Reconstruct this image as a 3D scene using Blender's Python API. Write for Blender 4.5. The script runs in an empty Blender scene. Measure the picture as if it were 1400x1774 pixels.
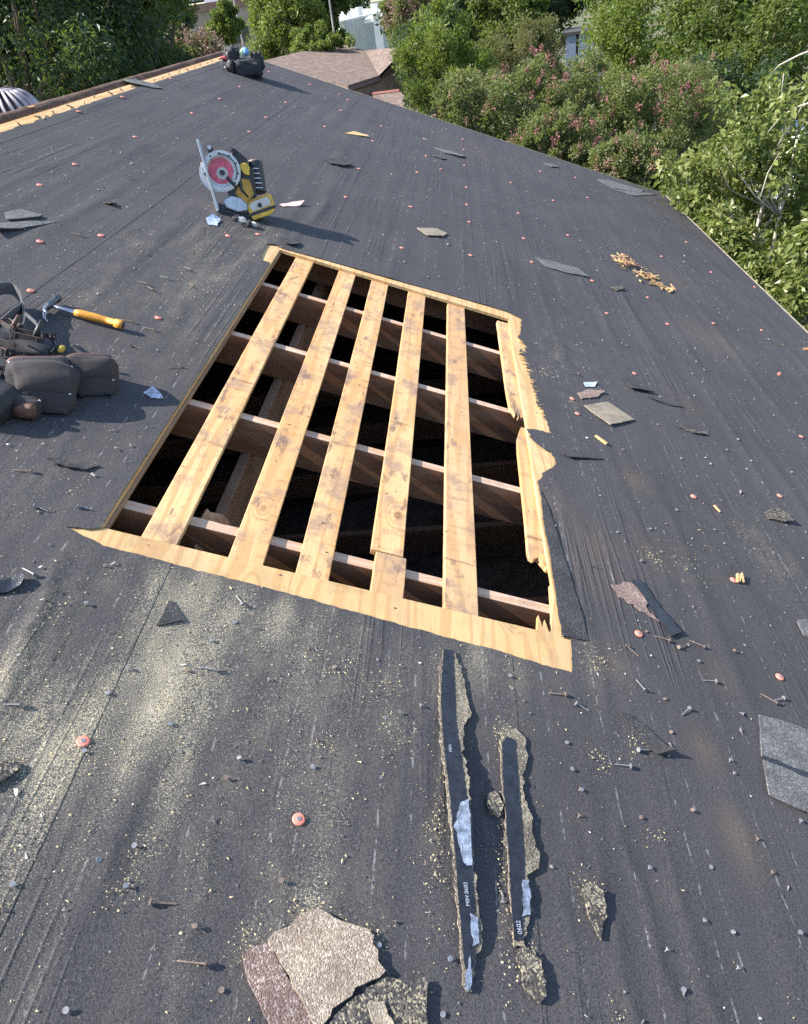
import bpy, math, random
import numpy as np
from mathutils import Matrix, Vector
from mathutils.geometry import delaunay_2d_cdt

# ------------------------------------------------------------------ camera, sky, sun, exposure
scene = bpy.context.scene
PITCH = math.radians(22.6)          # a 5 in 12 roof
CAM_H = 1.2998                      # camera height above the roof plane, measured square to it
FOC = 1240.0                        # focal length in photo pixels (1400 wide)
# camera axes in the roof frame (v down the slope, u along the ridge, n out of the roof)
AX = np.array([[0.9610, 0.0500, 0.2730], [0.2490, -0.5910, -0.7670], [0.1230, 0.8050, -0.5800]])
q_, r_ = np.linalg.qr(AX.T); AX = (q_ * np.sign(np.diag(r_))).T      # right, image-down, forward

ROOF = Matrix.Rotation(PITCH, 4, 'Y')
RM = np.array(ROOF)[:3, :3]
CAM = RM @ np.array([0, 0, CAM_H])

cd = bpy.data.cameras.new('camera')
cam = bpy.data.objects.new('camera', cd); scene.collection.objects.link(cam)
wx, wd, wf = RM @ AX[0], RM @ AX[1], RM @ AX[2]
cam.matrix_world = Matrix(((wx[0], -wd[0], -wf[0], CAM[0]), (wx[1], -wd[1], -wf[1], CAM[1]), (wx[2], -wd[2], -wf[2], CAM[2]), (0, 0, 0, 1)))
cd.sensor_fit = 'HORIZONTAL'; cd.sensor_width = 36; cd.lens = 36 * FOC / 1400
cd.clip_start = .05; cd.clip_end = 2000
scene.camera = cam

SUN_DIR = RM @ np.array([1.0, 0.045, -0.43]); SUN_DIR /= np.linalg.norm(SUN_DIR)     # the way the light travels
SUN_EL = math.asin(-SUN_DIR[2])
world = bpy.data.worlds.new('World'); scene.world = world; world.use_nodes = True
wn = world.node_tree.nodes; bg = wn['Background']
sky = wn.new('ShaderNodeTexSky'); sky.sky_type = 'NISHITA'; sky.sun_disc = False
sky.sun_elevation = SUN_EL
sky.sun_rotation = math.atan2(-SUN_DIR[0], -SUN_DIR[1])
sky.altitude = 200; sky.dust_density = 1.0; sky.air_density = 1.0
world.node_tree.links.new(sky.outputs[0], bg.inputs[0]); bg.inputs[1].default_value = .135

sd = bpy.data.lights.new('sun', 'SUN'); sd.energy = 4.6; sd.angle = math.radians(.5); sd.color = (1.0, .94, .84)
so = bpy.data.objects.new('sun', sd); scene.collection.objects.link(so)
so.rotation_euler = Vector(SUN_DIR).to_track_quat('-Z', 'Y').to_euler()
so.location = (-20, -5, 25)

scene.view_settings.view_transform = 'Standard'; scene.view_settings.look = 'None'
scene.view_settings.exposure = 1.25; scene.view_settings.gamma = 1.0
scene.view_settings.use_curve_mapping = False
scene.cycles.use_denoising = False; scene.cycles.max_bounces = 6; scene.cycles.transparent_max_bounces = 6

# ------------------------------------------------------------------ where things are
def px(x, y, z=0.0):
    """photo point -> (v, u) on the sheet z above the felt"""
    d = (x - 700) * AX[0] + (y - 887) * AX[1] + FOC * AX[2]
    t = (z - CAM_H) / d[2]
    return np.array([d[0] * t, d[1] * t])
def pxs(pts, z=0.0): return [tuple(px(a, b, z)) for a, b in pts]
def far(x, y, dist):
    """world point dist metres out along the line of sight"""
    d = (x - 700) * AX[0] + (y - 887) * AX[1] + FOC * AX[2]
    d = RM @ (d / np.linalg.norm(d))
    return CAM + d * dist
def farz(x, y, z):
    d = (x - 700) * AX[0] + (y - 887) * AX[1] + FOC * AX[2]
    d = RM @ d
    return CAM + d * ((z - CAM[2]) / d[2])
GROUND_Z = -3.9
RIDGE, EAVE, RAKE_FAR, RAKE_NEAR = -2.27, 3.33, 10.0, -3.4

# ------------------------------------------------------------------ helpers
COL = scene.collection
WM = {}
def put(o, parent=None, M=None):
    COL.objects.link(o)
    M = M or Matrix.Identity(4)
    if parent is not None:
        o.parent = parent; o.matrix_basis = WM[parent].inverted() @ M
    else:
        o.matrix_basis = M
    WM[o] = M
    return o
def tag(o, label=None, cat=None, group=None, kind=None):
    if label: o['label'] = label
    if cat: o['category'] = cat
    if group: o['group'] = group
    if kind: o['kind'] = kind
    return o
def empty(name, M, label=None, cat=None, group=None):
    o = bpy.data.objects.new(name, None); o.empty_display_size = .1
    put(o, None, M); return tag(o, label, cat, group)
def roofM(v, u, z=0.0, rz=0.0):
    return ROOF @ Matrix.Translation((v, u, z)) @ Matrix.Rotation(rz, 4, 'Z')

def mesh_np(name, V, F, mat, smooth=False, attrs=None):
    """V (n,3) array, F list or (m,k) array"""
    me = bpy.data.meshes.new(name)
    V = np.asarray(V, np.float32)
    if isinstance(F, np.ndarray):
        m, k = F.shape
        me.vertices.add(len(V)); me.vertices.foreach_set('co', V.ravel())
        me.loops.add(m * k); me.loops.foreach_set('vertex_index', F.astype(np.int32).ravel())
        me.polygons.add(m); me.polygons.foreach_set('loop_start', np.arange(0, m * k, k, dtype=np.int32))
        me.update(calc_edges=True)
    else:
        me.from_pydata([tuple(map(float, p)) for p in V], [], F); me.update()
    me.polygons.foreach_set('use_smooth', np.full(len(me.polygons), bool(smooth)))
    for nm, arr in (attrs or {}).items():
        a = me.attributes.new(nm, 'FLOAT', 'POINT'); a.data.foreach_set('value', np.asarray(arr, np.float32))
    if mat: me.materials.append(mat)
    return me
def obj(name, me, parent=None, M=None): return put(bpy.data.objects.new(name, me), parent, M if M is not None else (WM[parent] if parent else None))

class MB:
    """collects simple solids into one mesh"""
    def __init__(s): s.v = []; s.f = []
    def add(s, V, F):
        b = len(s.v); s.v += [tuple(map(float, p)) for p in V]; s.f += [tuple(i + b for i in f) for f in F]; return s
    def box(s, c, size, R=None):
        c = np.array(c, float); h = np.array(size, float) / 2
        P = np.array([[x, y, z] for x in (-1, 1) for y in (-1, 1) for z in (-1, 1)]) * h
        if R is not None: P = P @ np.array(R.to_3x3() if isinstance(R, Matrix) else R).T
        return s.add(P + c, [(0, 1, 3, 2), (4, 6, 7, 5), (0, 4, 5, 1), (2, 3, 7, 6), (0, 2, 6, 4), (1, 5, 7, 3)])
    def tube(s, path, rad, seg=8, cap=True, flat=1.0):
        P = np.array(path, float); n = len(P)
        rad = np.broadcast_to(np.asarray(rad, float), (n,)) if np.ndim(rad) <= 1 else rad
        ref = np.array([0, 0, 1.]); V = []
        T = np.gradient(P, axis=0); T /= np.linalg.norm(T, axis=1)[:, None] + 1e-12
        if abs(T[0] @ ref) > .9: ref = np.array([0, 1., 0])
        a = np.cross(T[0], ref); a /= np.linalg.norm(a)
        for i in range(n):
            a = a - T[i] * (a @ T[i]); a /= np.linalg.norm(a); b = np.cross(T[i], a)
            for k in range(seg):
                t = 2 * math.pi * k / seg
                V.append(P[i] + rad[i] * (math.cos(t) * a + flat * math.sin(t) * b))
        F = [(i * seg + k, i * seg + (k + 1) % seg, (i + 1) * seg + (k + 1) % seg, (i + 1) * seg + k) for i in range(n - 1) for k in range(seg)]
        if cap: F += [tuple(reversed(range(seg))), tuple(range((n - 1) * seg, n * seg))]
        return s.add(V, F)
    def cyl(s, a, b, r, r2=None, seg=16): return s.tube([a, b], [r, r if r2 is None else r2], seg)
    def prism(s, poly, axis, a, b):
        """2-D outline pushed from a to b along an axis"""
        n = len(poly)
        def P(p, w): return {'x': (w, p[0], p[1]), 'y': (p[0], w, p[1]), 'z': (p[0], p[1], w)}[axis]
        V = [P(p, a) for p in poly] + [P(p, b) for p in poly]
        return s.add(V, [tuple(range(n)), tuple(reversed(range(n, 2 * n)))] + [(i, n + i, n + (i + 1) % n, (i + 1) % n) for i in range(n)])
    def blob(s, c, r, nu=18, nv=12, amp=0, seed=0, freq=3., pw=1.0):
        rg = np.random.RandomState(seed); ph = rg.rand(6) * 6.28; V = []
        for j in range(nv + 1):
            th = math.pi * j / nv
            for i in range(nu):
                p = 2 * math.pi * i / nu
                d = np.array([math.sin(th) * math.cos(p), math.sin(th) * math.sin(p), math.cos(th)])
                e = np.sign(d) * np.abs(d) ** pw
                k = 1 + amp * (math.sin(freq * d[0] + ph[0]) * math.sin(freq * d[1] + ph[1]) + .6 * math.sin(freq * 2.1 * d[2] + ph[2] + 2 * d[0]) * math.cos(freq * 1.7 * d[0] + ph[3]))
                V.append(np.array(c) + e * np.array(r) * k)
        F = [(j * nu + i, (j + 1) * nu + i, (j + 1) * nu + (i + 1) % nu, j * nu + (i + 1) % nu) for j in range(nv) for i in range(nu)]
        return s.add(V, F)
    def mesh(s, name, mat, smooth=False): return mesh_np(name, np.array(s.v), s.f, mat, smooth)
    def build(s, name, mat, parent=None, M=None, smooth=False, bevel=0, seg=2):
        o = obj(name, s.mesh(name, mat, smooth), parent, M)
        if bevel:
            b = o.modifiers.new('bevel', 'BEVEL'); b.width = bevel; b.segments = seg; b.limit_method = 'ANGLE'; b.angle_limit = .6
        return o

def inside(P, poly):
    P = np.asarray(P); poly = np.asarray(poly); x, y = P[:, 0], P[:, 1]; r = np.zeros(len(P), bool); j = len(poly) - 1
    for i in range(len(poly)):
        xi, yi = poly[i]; xj, yj = poly[j]
        if yi != yj:
            r ^= ((yi > y) != (yj > y)) & (x < (xj - xi) * (y - yi) / (yj - yi) + xi)
        j = i
    return r
def densify(poly, step):
    out = []
    for i in range(len(poly)):
        a = np.array(poly[i]); b = np.array(poly[(i + 1) % len(poly)]); k = max(1, int(np.linalg.norm(b - a) / step))
        out += [tuple(a + (b - a) * t / k) for t in range(k)]
    return out
def ragged(poly, step, amp, seed=0):
    rg = np.random.RandomState(seed); P = densify(poly, step)
    return [tuple(np.array(p) + rg.normal(0, amp, 2)) for p in P]
def cdt(poly, pts, holes=()):
    verts = [Vector(p) for p in poly]; edges = [(i, (i + 1) % len(poly)) for i in range(len(poly))]
    for h in holes:
        b = len(verts); verts += [Vector(p) for p in h]; edges += [(b + i, b + (i + 1) % len(h)) for i in range(len(h))]
    verts += [Vector((float(a), float(b))) for a, b in pts]
    v, e, f, *_ = delaunay_2d_cdt(verts, edges, [], 0, 1e-6)
    V = np.array([(p.x, p.y) for p in v]); F = np.array([t for t in f], int)
    c = V[F].mean(1); keep = inside(c, poly)
    for h in holes: keep &= ~inside(c, h)
    F = F[keep]
    used, inv = np.unique(F, return_inverse=True)
    return V[used], inv.reshape(-1, 3)
def sheet(name, mat, poly, thick, zfun=None, step=None, holes=(), pts=None, attrs=None, smooth=False, origin=None):
    """a slab cut to an outline; zfun gives the height of its top"""
    if pts is None:
        if step:
            P = np.array(poly); x0, y0 = P.min(0); x1, y1 = P.max(0)
            gx, gy = np.meshgrid(np.arange(x0 + step / 2, x1, step), np.arange(y0 + step / 2, y1, step)); pts = np.stack([gx.ravel(), gy.ravel()], 1)
            rg = np.random.RandomState(1); pts = pts + rg.uniform(-.2, .2, pts.shape) * step
            pts = pts[inside(pts, poly)]; poly = densify(poly, step)
        else: pts = np.zeros((0, 2))
    V, F = cdt(poly, pts, holes)
    z = zfun(V[:, 0], V[:, 1]) if zfun else np.zeros(len(V))
    n = len(V); top = np.column_stack([V, z]); bot = np.column_stack([V, z - thick])
    E = {}
    for t in F:
        for a, b in ((t[0], t[1]), (t[1], t[2]), (t[2], t[0])): E[(a, b)] = E.get((a, b), 0) + 1
    side = [(a, b) for (a, b) in E if (b, a) not in E]
    side = np.array(side); m_ = len(side); k0 = 2 * n; ia = np.arange(m_) * 4 + k0
    SV = np.stack([top[side[:, 0]], top[side[:, 1]], bot[side[:, 1]], bot[side[:, 0]]], 1).reshape(-1, 3)
    S = np.concatenate([np.stack([ia, ia + 3, ia + 2], 1), np.stack([ia, ia + 2, ia + 1], 1)])
    FF = np.concatenate([F, F[:, ::-1] + n, S])
    P = np.concatenate([top, bot, SV]); V_all = P[:, :2].copy()
    at = {k: f(V_all[:, 0], V_all[:, 1]) for k, f in (attrs or {}).items()}
    if origin is not None: P = P - np.array(origin)
    me = mesh_np(name, P, FF, mat, False, at)
    if smooth: 
        sm = np.zeros(len(FF), bool); sm[:len(F)] = True; me.polygons.foreach_set('use_smooth', sm)
    return me

# ------------------------------------------------------------------ materials
class NT:
    def __init__(s, name, rough=.6, spec=.5):
        s.m = bpy.data.materials.new(name); s.m.use_nodes = True; s.t = s.m.node_tree
        s.b = s.t.nodes['Principled BSDF']; s.b.inputs['Roughness'].default_value = rough; s.b.inputs['Specular IOR Level'].default_value = spec
        s.o = s.t.nodes['Material Output']
    def n(s, t, **kw):
        nd = s.t.nodes.new(t)
        for k, v in kw.items():
            if k.startswith('i_'): s.set(nd.inputs[k[2:]] if not k[2:].isdigit() else nd.inputs[int(k[2:])], v)
            else: setattr(nd, k, v)
        return nd
    def set(s, inp, v):
        if isinstance(v, bpy.types.NodeSocket): s.t.links.new(v, inp)
        else: inp.default_value = v
    def math(s, op, a, b=0.0, c=None, clamp=False):
        nd = s.t.nodes.new('ShaderNodeMath'); nd.operation = op; nd.use_clamp = clamp
        s.set(nd.inputs[0], a); s.set(nd.inputs[1], b)
        if c is not None: s.set(nd.inputs[2], c)
        return nd.outputs[0]
    def mix(s, f, a, b, mode='MIX'):
        nd = s.t.nodes.new('ShaderNodeMix'); nd.data_type = 'RGBA'; nd.blend_type = mode; nd.clamp_factor = True
        s.set(nd.inputs[0], f)
        for i, v in ((6, a), (7, b)): s.set(nd.inputs[i], v if isinstance(v, bpy.types.NodeSocket) else (*v, 1))
        return nd.outputs[2]
    def coord(s, scale=(1, 1, 1), loc=None, kind='Object'):
        tc = s.n('ShaderNodeTexCoord'); mp = s.n('ShaderNodeMapping'); mp.inputs['Scale'].default_value = scale
        s.t.links.new(tc.outputs[kind], mp.inputs[0])
        if loc is not None: s.set(mp.inputs['Location'], loc)
        return mp.outputs[0]
    def noise(s, co, scale, detail=2, rough=.5, dist=0):
        nd = s.n('ShaderNodeTexNoise'); s.t.links.new(co, nd.inputs['Vector']); nd.inputs['Scale'].default_value = scale
        nd.inputs['Detail'].default_value = detail; nd.inputs['Roughness'].default_value = rough; nd.inputs['Distortion'].default_value = dist
        return nd.outputs[0]
    def vor(s, co, scale, feat='F1', out='Distance', rand=1.0):
        nd = s.n('ShaderNodeTexVoronoi'); nd.feature = feat; s.t.links.new(co, nd.inputs['Vector']); nd.inputs['Scale'].default_value = scale; nd.inputs['Randomness'].default_value = rand
        return nd.outputs[out]
    def step(s, x, a, b):
        nd = s.n('ShaderNodeMapRange'); nd.interpolation_type = 'SMOOTHSTEP'; s.set(nd.inputs[0], x); s.set(nd.inputs[1], a); s.set(nd.inputs[2], b)
        return nd.outputs[0]
    def attr(s, nm): nd = s.n('ShaderNodeAttribute'); nd.attribute_name = nm; return nd.outputs['Fac']
    def rnd(s): return s.n('ShaderNodeObjectInfo').outputs['Random']
    def bump(s, h, strength=.3, dist=.01):
        nd = s.n('ShaderNodeBump'); s.set(nd.inputs['Height'], h); nd.inputs['Strength'].default_value = strength; nd.inputs['Distance'].default_value = dist
        s.t.links.new(nd.outputs[0], s.b.inputs['Normal'])
    def col(s, c):
        s.set(s.b.inputs['Base Color'], c if isinstance(c, bpy.types.NodeSocket) else (*c, 1)); return s.m

def plain(name, c, rough=.6, metal=0, spec=.5, var=.25, scale=30, bump=.0):
    t = NT(name, rough, spec); t.b.inputs['Metallic'].default_value = metal
    co = t.coord(); k = t.noise(co, scale, 3); k2 = t.noise(co, scale * 6, 2)
    f = t.math('ADD', t.math('MULTIPLY', k, .6), t.math('MULTIPLY', k2, .4))
    a = tuple(x * (1 - var) for x in c); b = tuple(min(1, x * (1 + var)) for x in c)
    t.col(t.mix(t.step(f, .3, .7), a, b))
    if bump: t.bump(k2, bump, .004)
    return t.m

def make_felt():
    t = NT('roofing_felt', .82, .25); co = t.coord()
    dust, rust = t.attr('dust'), t.attr('rust')
    big = t.noise(co, 1.7, 4); mid = t.noise(t.coord((1, .12, 1)), 22, 3); fine = t.noise(co, 480, 2, .6); grit = t.noise(co, 430, 3, .8)
    c = t.mix(t.step(big, .3, .7), (.050, .0475, .0525), (.068, .064, .069))
    c = t.mix(t.math('MULTIPLY', t.step(mid, .35, .75), .35), c, (.070, .068, .072))
    c = t.mix(t.math('MULTIPLY', t.step(fine, .42, .78), .75), c, (.115, .112, .12))
    c = t.mix(t.math('MULTIPLY', t.step(t.noise(co, 300, 2, .6), .55, .38), .6), c, (.016, .016, .02))
    c = t.mix(t.math('MULTIPLY', rust, .55), c, (.13, .095, .07))
    # bed of fine dust, then single grains whose number follows the dust
    c = t.mix(t.math('MULTIPLY', dust, t.math('ADD', .02, t.math('MULTIPLY', t.step(t.noise(t.coord((1, .45, 1)), 19, 5, .65), .40, .72), .40))), c, (.225, .195, .145))
    th = t.math('SUBTRACT', .68, t.math('MULTIPLY', dust, t.math('ADD', .09, t.math('MULTIPLY', t.noise(t.coord((1, .5, 1)), 8, 4, .6), .24))))
    grain = t.step(grit, th, t.math('ADD', th, .05))
    c = t.mix(t.math('MULTIPLY', grain, .85), c, t.mix(t.step(dust, .05, .35), (.32, .31, .32), (.52, .455, .32)))
    pale = t.step(t.vor(co, 210), .16, .06)
    sel = t.math('GREATER_THAN', t.noise(co, 95, 1), .60)
    c = t.mix(t.math('MULTIPLY', t.math('MULTIPLY', pale, sel), .7), c, (.5, .48, .44))
    # printed lap lines, worn away in places
    tc = t.n('ShaderNodeTexCoord'); sp = t.n('ShaderNodeSeparateXYZ'); t.t.links.new(tc.outputs['Object'], sp.inputs[0])
    wob = t.math('MULTIPLY', t.math('SUBTRACT', t.noise(t.coord((.2, .5, 1)), 1.3, 1), .5), .05)
    x = t.math('ADD', sp.outputs[0], wob)
    m = t.math('MULTIPLY', t.math('FRACT', t.math('DIVIDE', t.math('ADD', x, .3), .9)), .9)
    tot = None
    for off in (.075, .222, .370, .417, .572, .640, .815):
        l = t.math('LESS_THAN', t.math('ABSOLUTE', t.math('SUBTRACT', m, off)), .0022)
        tot = l if tot is None else t.math('MAXIMUM', tot, l)
    worn = t.step(t.noise(t.coord((14, 4, 1)), 4.5, 3, .7), .50, .60)
    dash = t.step(t.noise(t.coord((1, 1, 1)), 90, 2), .42, .5)
    c = t.mix(t.math('MULTIPLY', t.math('MULTIPLY', tot, worn), t.math('MULTIPLY', dash, .30)), c, (.5, .49, .48))
    t.col(c)
    h = t.math('ADD', t.math('MULTIPLY', fine, .5), t.math('ADD', t.math('MULTIPLY', t.noise(co, 120, 3), .8), t.math('MULTIPLY', grain, .5)))
    cr = t.math('ABSOLUTE', t.math('SUBTRACT', t.noise(t.coord((1, .022, 1)), 19, 2, .5), .5))
    crease = t.math('MULTIPLY', t.step(cr, .05, .0), t.step(t.noise(t.coord((1, .4, 1)), 2.2, 3), .48, .66))
    t.bump(t.math('ADD', h, t.math('MULTIPLY', crease, 1.35)), .45, .004)
    return t.m

def make_pine(name, a, b, dark=(.20, .10, .045), stain=.5, along='y', dusty=0.0):
    t = NT(name, .62, .3); r = t.rnd()
    off = t.n('ShaderNodeCombineXYZ'); t.set(off.inputs[0], t.math('MULTIPLY', r, 7.3)); t.set(off.inputs[1], t.math('MULTIPLY', r, 31.7)); t.set(off.inputs[2], t.math('MULTIPLY', r, 3.1))
    sc = (1, .10, 1) if along == 'y' else (.10, 1, 1)
    cs = (.12, 1, .12) if along == 'y' else (1, .12, .12)
    co = t.coord((1, 1, 1), off.outputs[0]); gl = t.coord(sc, off.outputs[0])
    # growth rings: bands across the width, bent by slow noise and pushed round the knots
    kn = t.vor(t.coord((1.0, .62, 0.0) if along == 'y' else (.62, 1.0, 0.0), off.outputs[0]), 4.2)
    knot = t.step(kn, .085, .045); halo = t.step(kn, .22, .06)
    bend = t.math('ADD', t.math('MULTIPLY', t.noise(gl, 9, 2), 2.2), t.math('MULTIPLY', halo, .9))
    sp = t.n('ShaderNodeSeparateXYZ'); t.t.links.new(co, sp.inputs[0])
    w = t.math('SINE', t.math('MULTIPLY', t.math('ADD', t.math('MULTIPLY', sp.outputs[0 if along == 'y' else 1], 9), bend), 14))
    ring = t.step(w, -.1, 1.0)
    fib = t.noise(gl, 160, 3, .6)
    c = t.mix(t.step(t.noise(gl, 6, 3), .3, .7), a, b)
    c = t.mix(t.math('MULTIPLY', ring, .6), c, tuple(x * y for x, y in zip(a, (.74, .58, .42))))
    c = t.mix(t.math('MULTIPLY', t.step(fib, .45, .7), .28), c, tuple(x * .62 for x in a))
    # weathering: transverse smudges where damp sat, and grey patches
    sm = t.step(t.noise(t.coord(cs[::1], off.outputs[0]), 30, 5, .7), .52, .74)
    patch = t.step(t.noise(co, 5.5, 4, .6), .42, .56)
    c = t.mix(t.math('MULTIPLY', t.math('MULTIPLY', sm, patch), stain * .8), c, dark)
    c = t.mix(t.math('MULTIPLY', t.step(t.noise(co, 8, 5, .72), .47, .64), stain * .62), c, (.30, .205, .15))
    c = t.mix(t.math('MULTIPLY', t.step(t.noise(t.coord((1, .35, 1), off.outputs[0]), 17, 4, .7), .555, .66), stain * .6), c, (.15, .10, .085))
    c = t.mix(t.math('MULTIPLY', knot, .85), c, t.mix(t.step(t.math('SINE', t.math('MULTIPLY', kn, 420)), -.5, .8), (.30, .15, .07), (.16, .075, .035)))
    c = t.mix(t.math('MULTIPLY', t.step(t.math('FRACT', t.math('MULTIPLY', r, 17.3)), .35, 1.0), .30 * min(1, stain)), c, (.34, .235, .16))
    # nail holes and specks
    hole = t.step(t.vor(t.coord((.55, 1.0, 0) if along == 'y' else (1.0, .55, 0), off.outputs[0]), 24), .095, .05)
    hs = t.math('GREATER_THAN', t.noise(co, 11, 1), .47)
    c = t.mix(t.math('MULTIPLY', hole, t.math('MULTIPLY', hs, .9)), c, (.03, .018, .012))
    t.col(c)
    t.bump(t.math('ADD', t.math('MULTIPLY', fib, .5), t.math('ADD', t.math('MULTIPLY', ring, .2), t.math('MULTIPLY', hole, -.8))), .35, .003)
    return t.m

def make_granule(name, a, b, pale, scale=520):
    t = NT(name, .9, .2); co = t.coord()
    cell = t.n('ShaderNodeTexVoronoi'); t.t.links.new(co, cell.inputs['Vector']); cell.inputs['Scale'].default_value = scale
    sp = t.n('ShaderNodeSeparateColor'); t.t.links.new(cell.outputs['Color'], sp.inputs[0])
    c = t.mix(sp.outputs[0], a, b)
    c = t.mix(t.math('GREATER_THAN', sp.outputs[1], .80), c, pale)
    c = t.mix(t.math('MULTIPLY', t.step(t.noise(co, 12, 3), .4, .7), .4), c, tuple(x * .6 for x in a))
    c = t.mix(t.math('MULTIPLY', t.attr('dust'), t.math('GREATER_THAN', sp.outputs[2], .45)), c, (.46, .40, .29))
    t.col(c); t.bump(t.math('SUBTRACT', 1, cell.outputs['Distance']), .6, .002)
    return t.m

def make_leaf(name, a, b, c3=None, trans=.35, rough=.45):
    t = NT(name, rough, .35); k = t.attr('rnd')
    c = t.mix(k, a, b)
    if c3: c = t.mix(t.step(k, .86, .95), c, c3)
    t.col(c)
    tr = t.n('ShaderNodeBsdfTranslucent'); t.t.links.new(t.mix(.5, c, (.25, .34, .03)), tr.inputs[0])
    mx = t.n('ShaderNodeMixShader'); mx.inputs[0].default_value = trans
    t.t.links.new(t.b.outputs[0], mx.inputs[1]); t.t.links.new(tr.outputs[0], mx.inputs[2]); t.t.links.new(mx.outputs[0], t.o.inputs[0])
    return t.m

M = {}
M['felt'] = make_felt()
M['pine'] = make_pine('pine_board', (.74, .48, .24), (.62, .36, .155), dark=(.15, .085, .05), stain=1.15)
M['ply'] = make_pine('plywood', (.70, .49, .24), (.62, .41, .18), stain=.4)
M['ply_across'] = make_pine('plywood_across', (.70, .49, .24), (.62, .41, .18), stain=.4, along='x')
M['rafter'] = make_pine('rafter_wood', (.26, .142, .085), (.20, .105, .062), stain=.3, along='x')  # rafter wood darkened, the shade on its sides put into the colour
M['rafter_top_lit'] = make_pine('rafter_wood_lit', (.62, .46, .35), (.54, .38, .28), stain=.3, along='x')  # the same wood made pale, sunlight on the top edge painted in
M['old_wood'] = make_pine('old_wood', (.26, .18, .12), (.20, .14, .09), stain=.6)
M['ply_edge'] = plain('plywood_edge', (.36, .22, .12), .8, var=.35, scale=60)
M['granule'] = make_granule('brown_granules', (.225, .17, .13), (.36, .285, .225), (.55, .47, .38), 340)
M['granule_red'] = make_granule('red_brown_granules', (.17, .115, .10), (.27, .19, .165), (.44, .36, .32), 340)
M['granule_grey'] = make_granule('grey_granules', (.085, .085, .09), (.14, .14, .145), (.26, .26, .26), 420)
M['granule_black'] = make_granule('black_granules', (.035, .034, .036), (.075, .07, .07), (.34, .29, .2), 300)
M['granule_tan'] = make_granule('tan_granules', (.20, .165, .13), (.31, .26, .20), (.42, .37, .30), 420)
M['tar'] = plain('black_tar', (.016, .018, .026), .32, spec=.5, var=.5, scale=60, bump=.4)
M['film'] = plain('clear_release_film', (.20, .24, .32), .25, var=.6, scale=70, bump=.6)
M['print'] = plain('white_print', (.36, .40, .48), .5, var=.6, scale=250)
M['shingle_far'] = make_granule('weathered_shingle', (.17, .115, .085), (.25, .175, .135), (.30, .22, .18), 90)
M['ridge_brown'] = make_granule('ridge_brown', (.085, .050, .038), (.13, .080, .060), (.19, .13, .10), 160)
M['strip_grit'] = make_granule('strip_grit', (.085, .075, .062), (.17, .145, .12), (.34, .30, .23), 380)
M['drip'] = plain('pale_drip_edge', (.27, .235, .175), .6, var=.3, scale=8)
M['siding'] = plain('painted_siding', (.45, .42, .36), .7, scale=4)
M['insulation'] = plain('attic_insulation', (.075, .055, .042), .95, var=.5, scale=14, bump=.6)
M['cap'] = plain('red_plastic_cap', (.80, .25, .18), .5, var=.15, scale=160)
M['steel'] = plain('nail_steel', (.30, .30, .31), .5, metal=.5, var=.3, scale=300)
M['rusty'] = plain('rusty_steel', (.26, .19, .15), .6, metal=.4, var=.4, scale=300)

# ------------------------------------------------------------------ ground
t = NT('ground_mix', .9, .2); co = t.coord()
c = t.mix(t.step(t.noise(co, .25, 4), .42, .6), (.05, .085, .022), (.16, .14, .10))
c = t.mix(t.math('MULTIPLY', t.step(t.noise(co, 6, 4), .4, .7), .5), c, (.03, .05, .015))
g = MB().add([(-700, -150, 0), (700, -150, 0), (700, 1300, 0), (-700, 1300, 0)], [(0, 1, 2, 3)]).build('ground', t.col(c), None, Matrix.Translation((0, 0, GROUND_Z)))
tag(g, kind='structure')
dr = MB().box((0, 0, 0), (9, 30, .1)).build('driveway', plain('driveway_concrete', (.20, .195, .185), .85, scale=3), None, Matrix.Translation((12.5, 22, GROUND_Z)))
tag(dr, kind='structure')

# ------------------------------------------------------------------ the house we stand on
HOUSE_M = Matrix.Translation((0, 3, GROUND_Z))
house = empty('house', HOUSE_M, 'house under repair, its black felted roof cut open over the attic', 'house')

HOLE_V0, HOLE_V1, HOLE_U0, HOLE_U1 = -.508, .757, 1.412, 3.80
felt_hole = pxs([(115, 912), (150, 916), (177, 914)], 0) + [(-.511, 1.46), (-.512, 2.6), (-.510, 3.70)] + pxs([
    (468, 455), (450, 450), (455, 436), (462, 423), (476, 424), (489, 430), (560, 449), (640, 472), (700, 489), (780, 511), (850, 531), (880, 540), (904, 553),
    (902, 575), (897, 584), (905, 592), (911, 601), (902, 605), (898, 612), (908, 618), (912, 632), (919, 655), (926, 678), (930, 690), (932, 705), (941, 708), (943, 722), (954, 750), (930, 745), (912, 742),
    (922, 762), (937, 775), (952, 783), (962, 793), (963, 802), (957, 811), (946, 816), (936, 830), (926, 837)], 0) + [(.764, 2.2), (.768, 1.9), (.764, 1.6), (.766, 1.44)] + pxs([
    (972, 1103), (989, 1107), (991, 1165), (940, 1151), (850, 1123), (770, 1103), (700, 1083), (600, 1056), (500, 1028), (430, 1010), (395, 1001), (300, 977), (230, 958), (180, 945), (140, 927)], 0)
felt_hole = [tuple(map(float, p)) for p in felt_hole]
_rr = np.random.RandomState(6); _fh = []
for p_ in densify(felt_hole, .012):
    k_ = .0032 if (p_[0] > .76 and p_[1] > 2.25) else (.0012 if p_[1] < 1.45 else .0007)
    _fh.append((p_[0] + _rr.normal(0, k_), p_[1] + _rr.normal(0, k_)))
felt_hole = _fh

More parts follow.
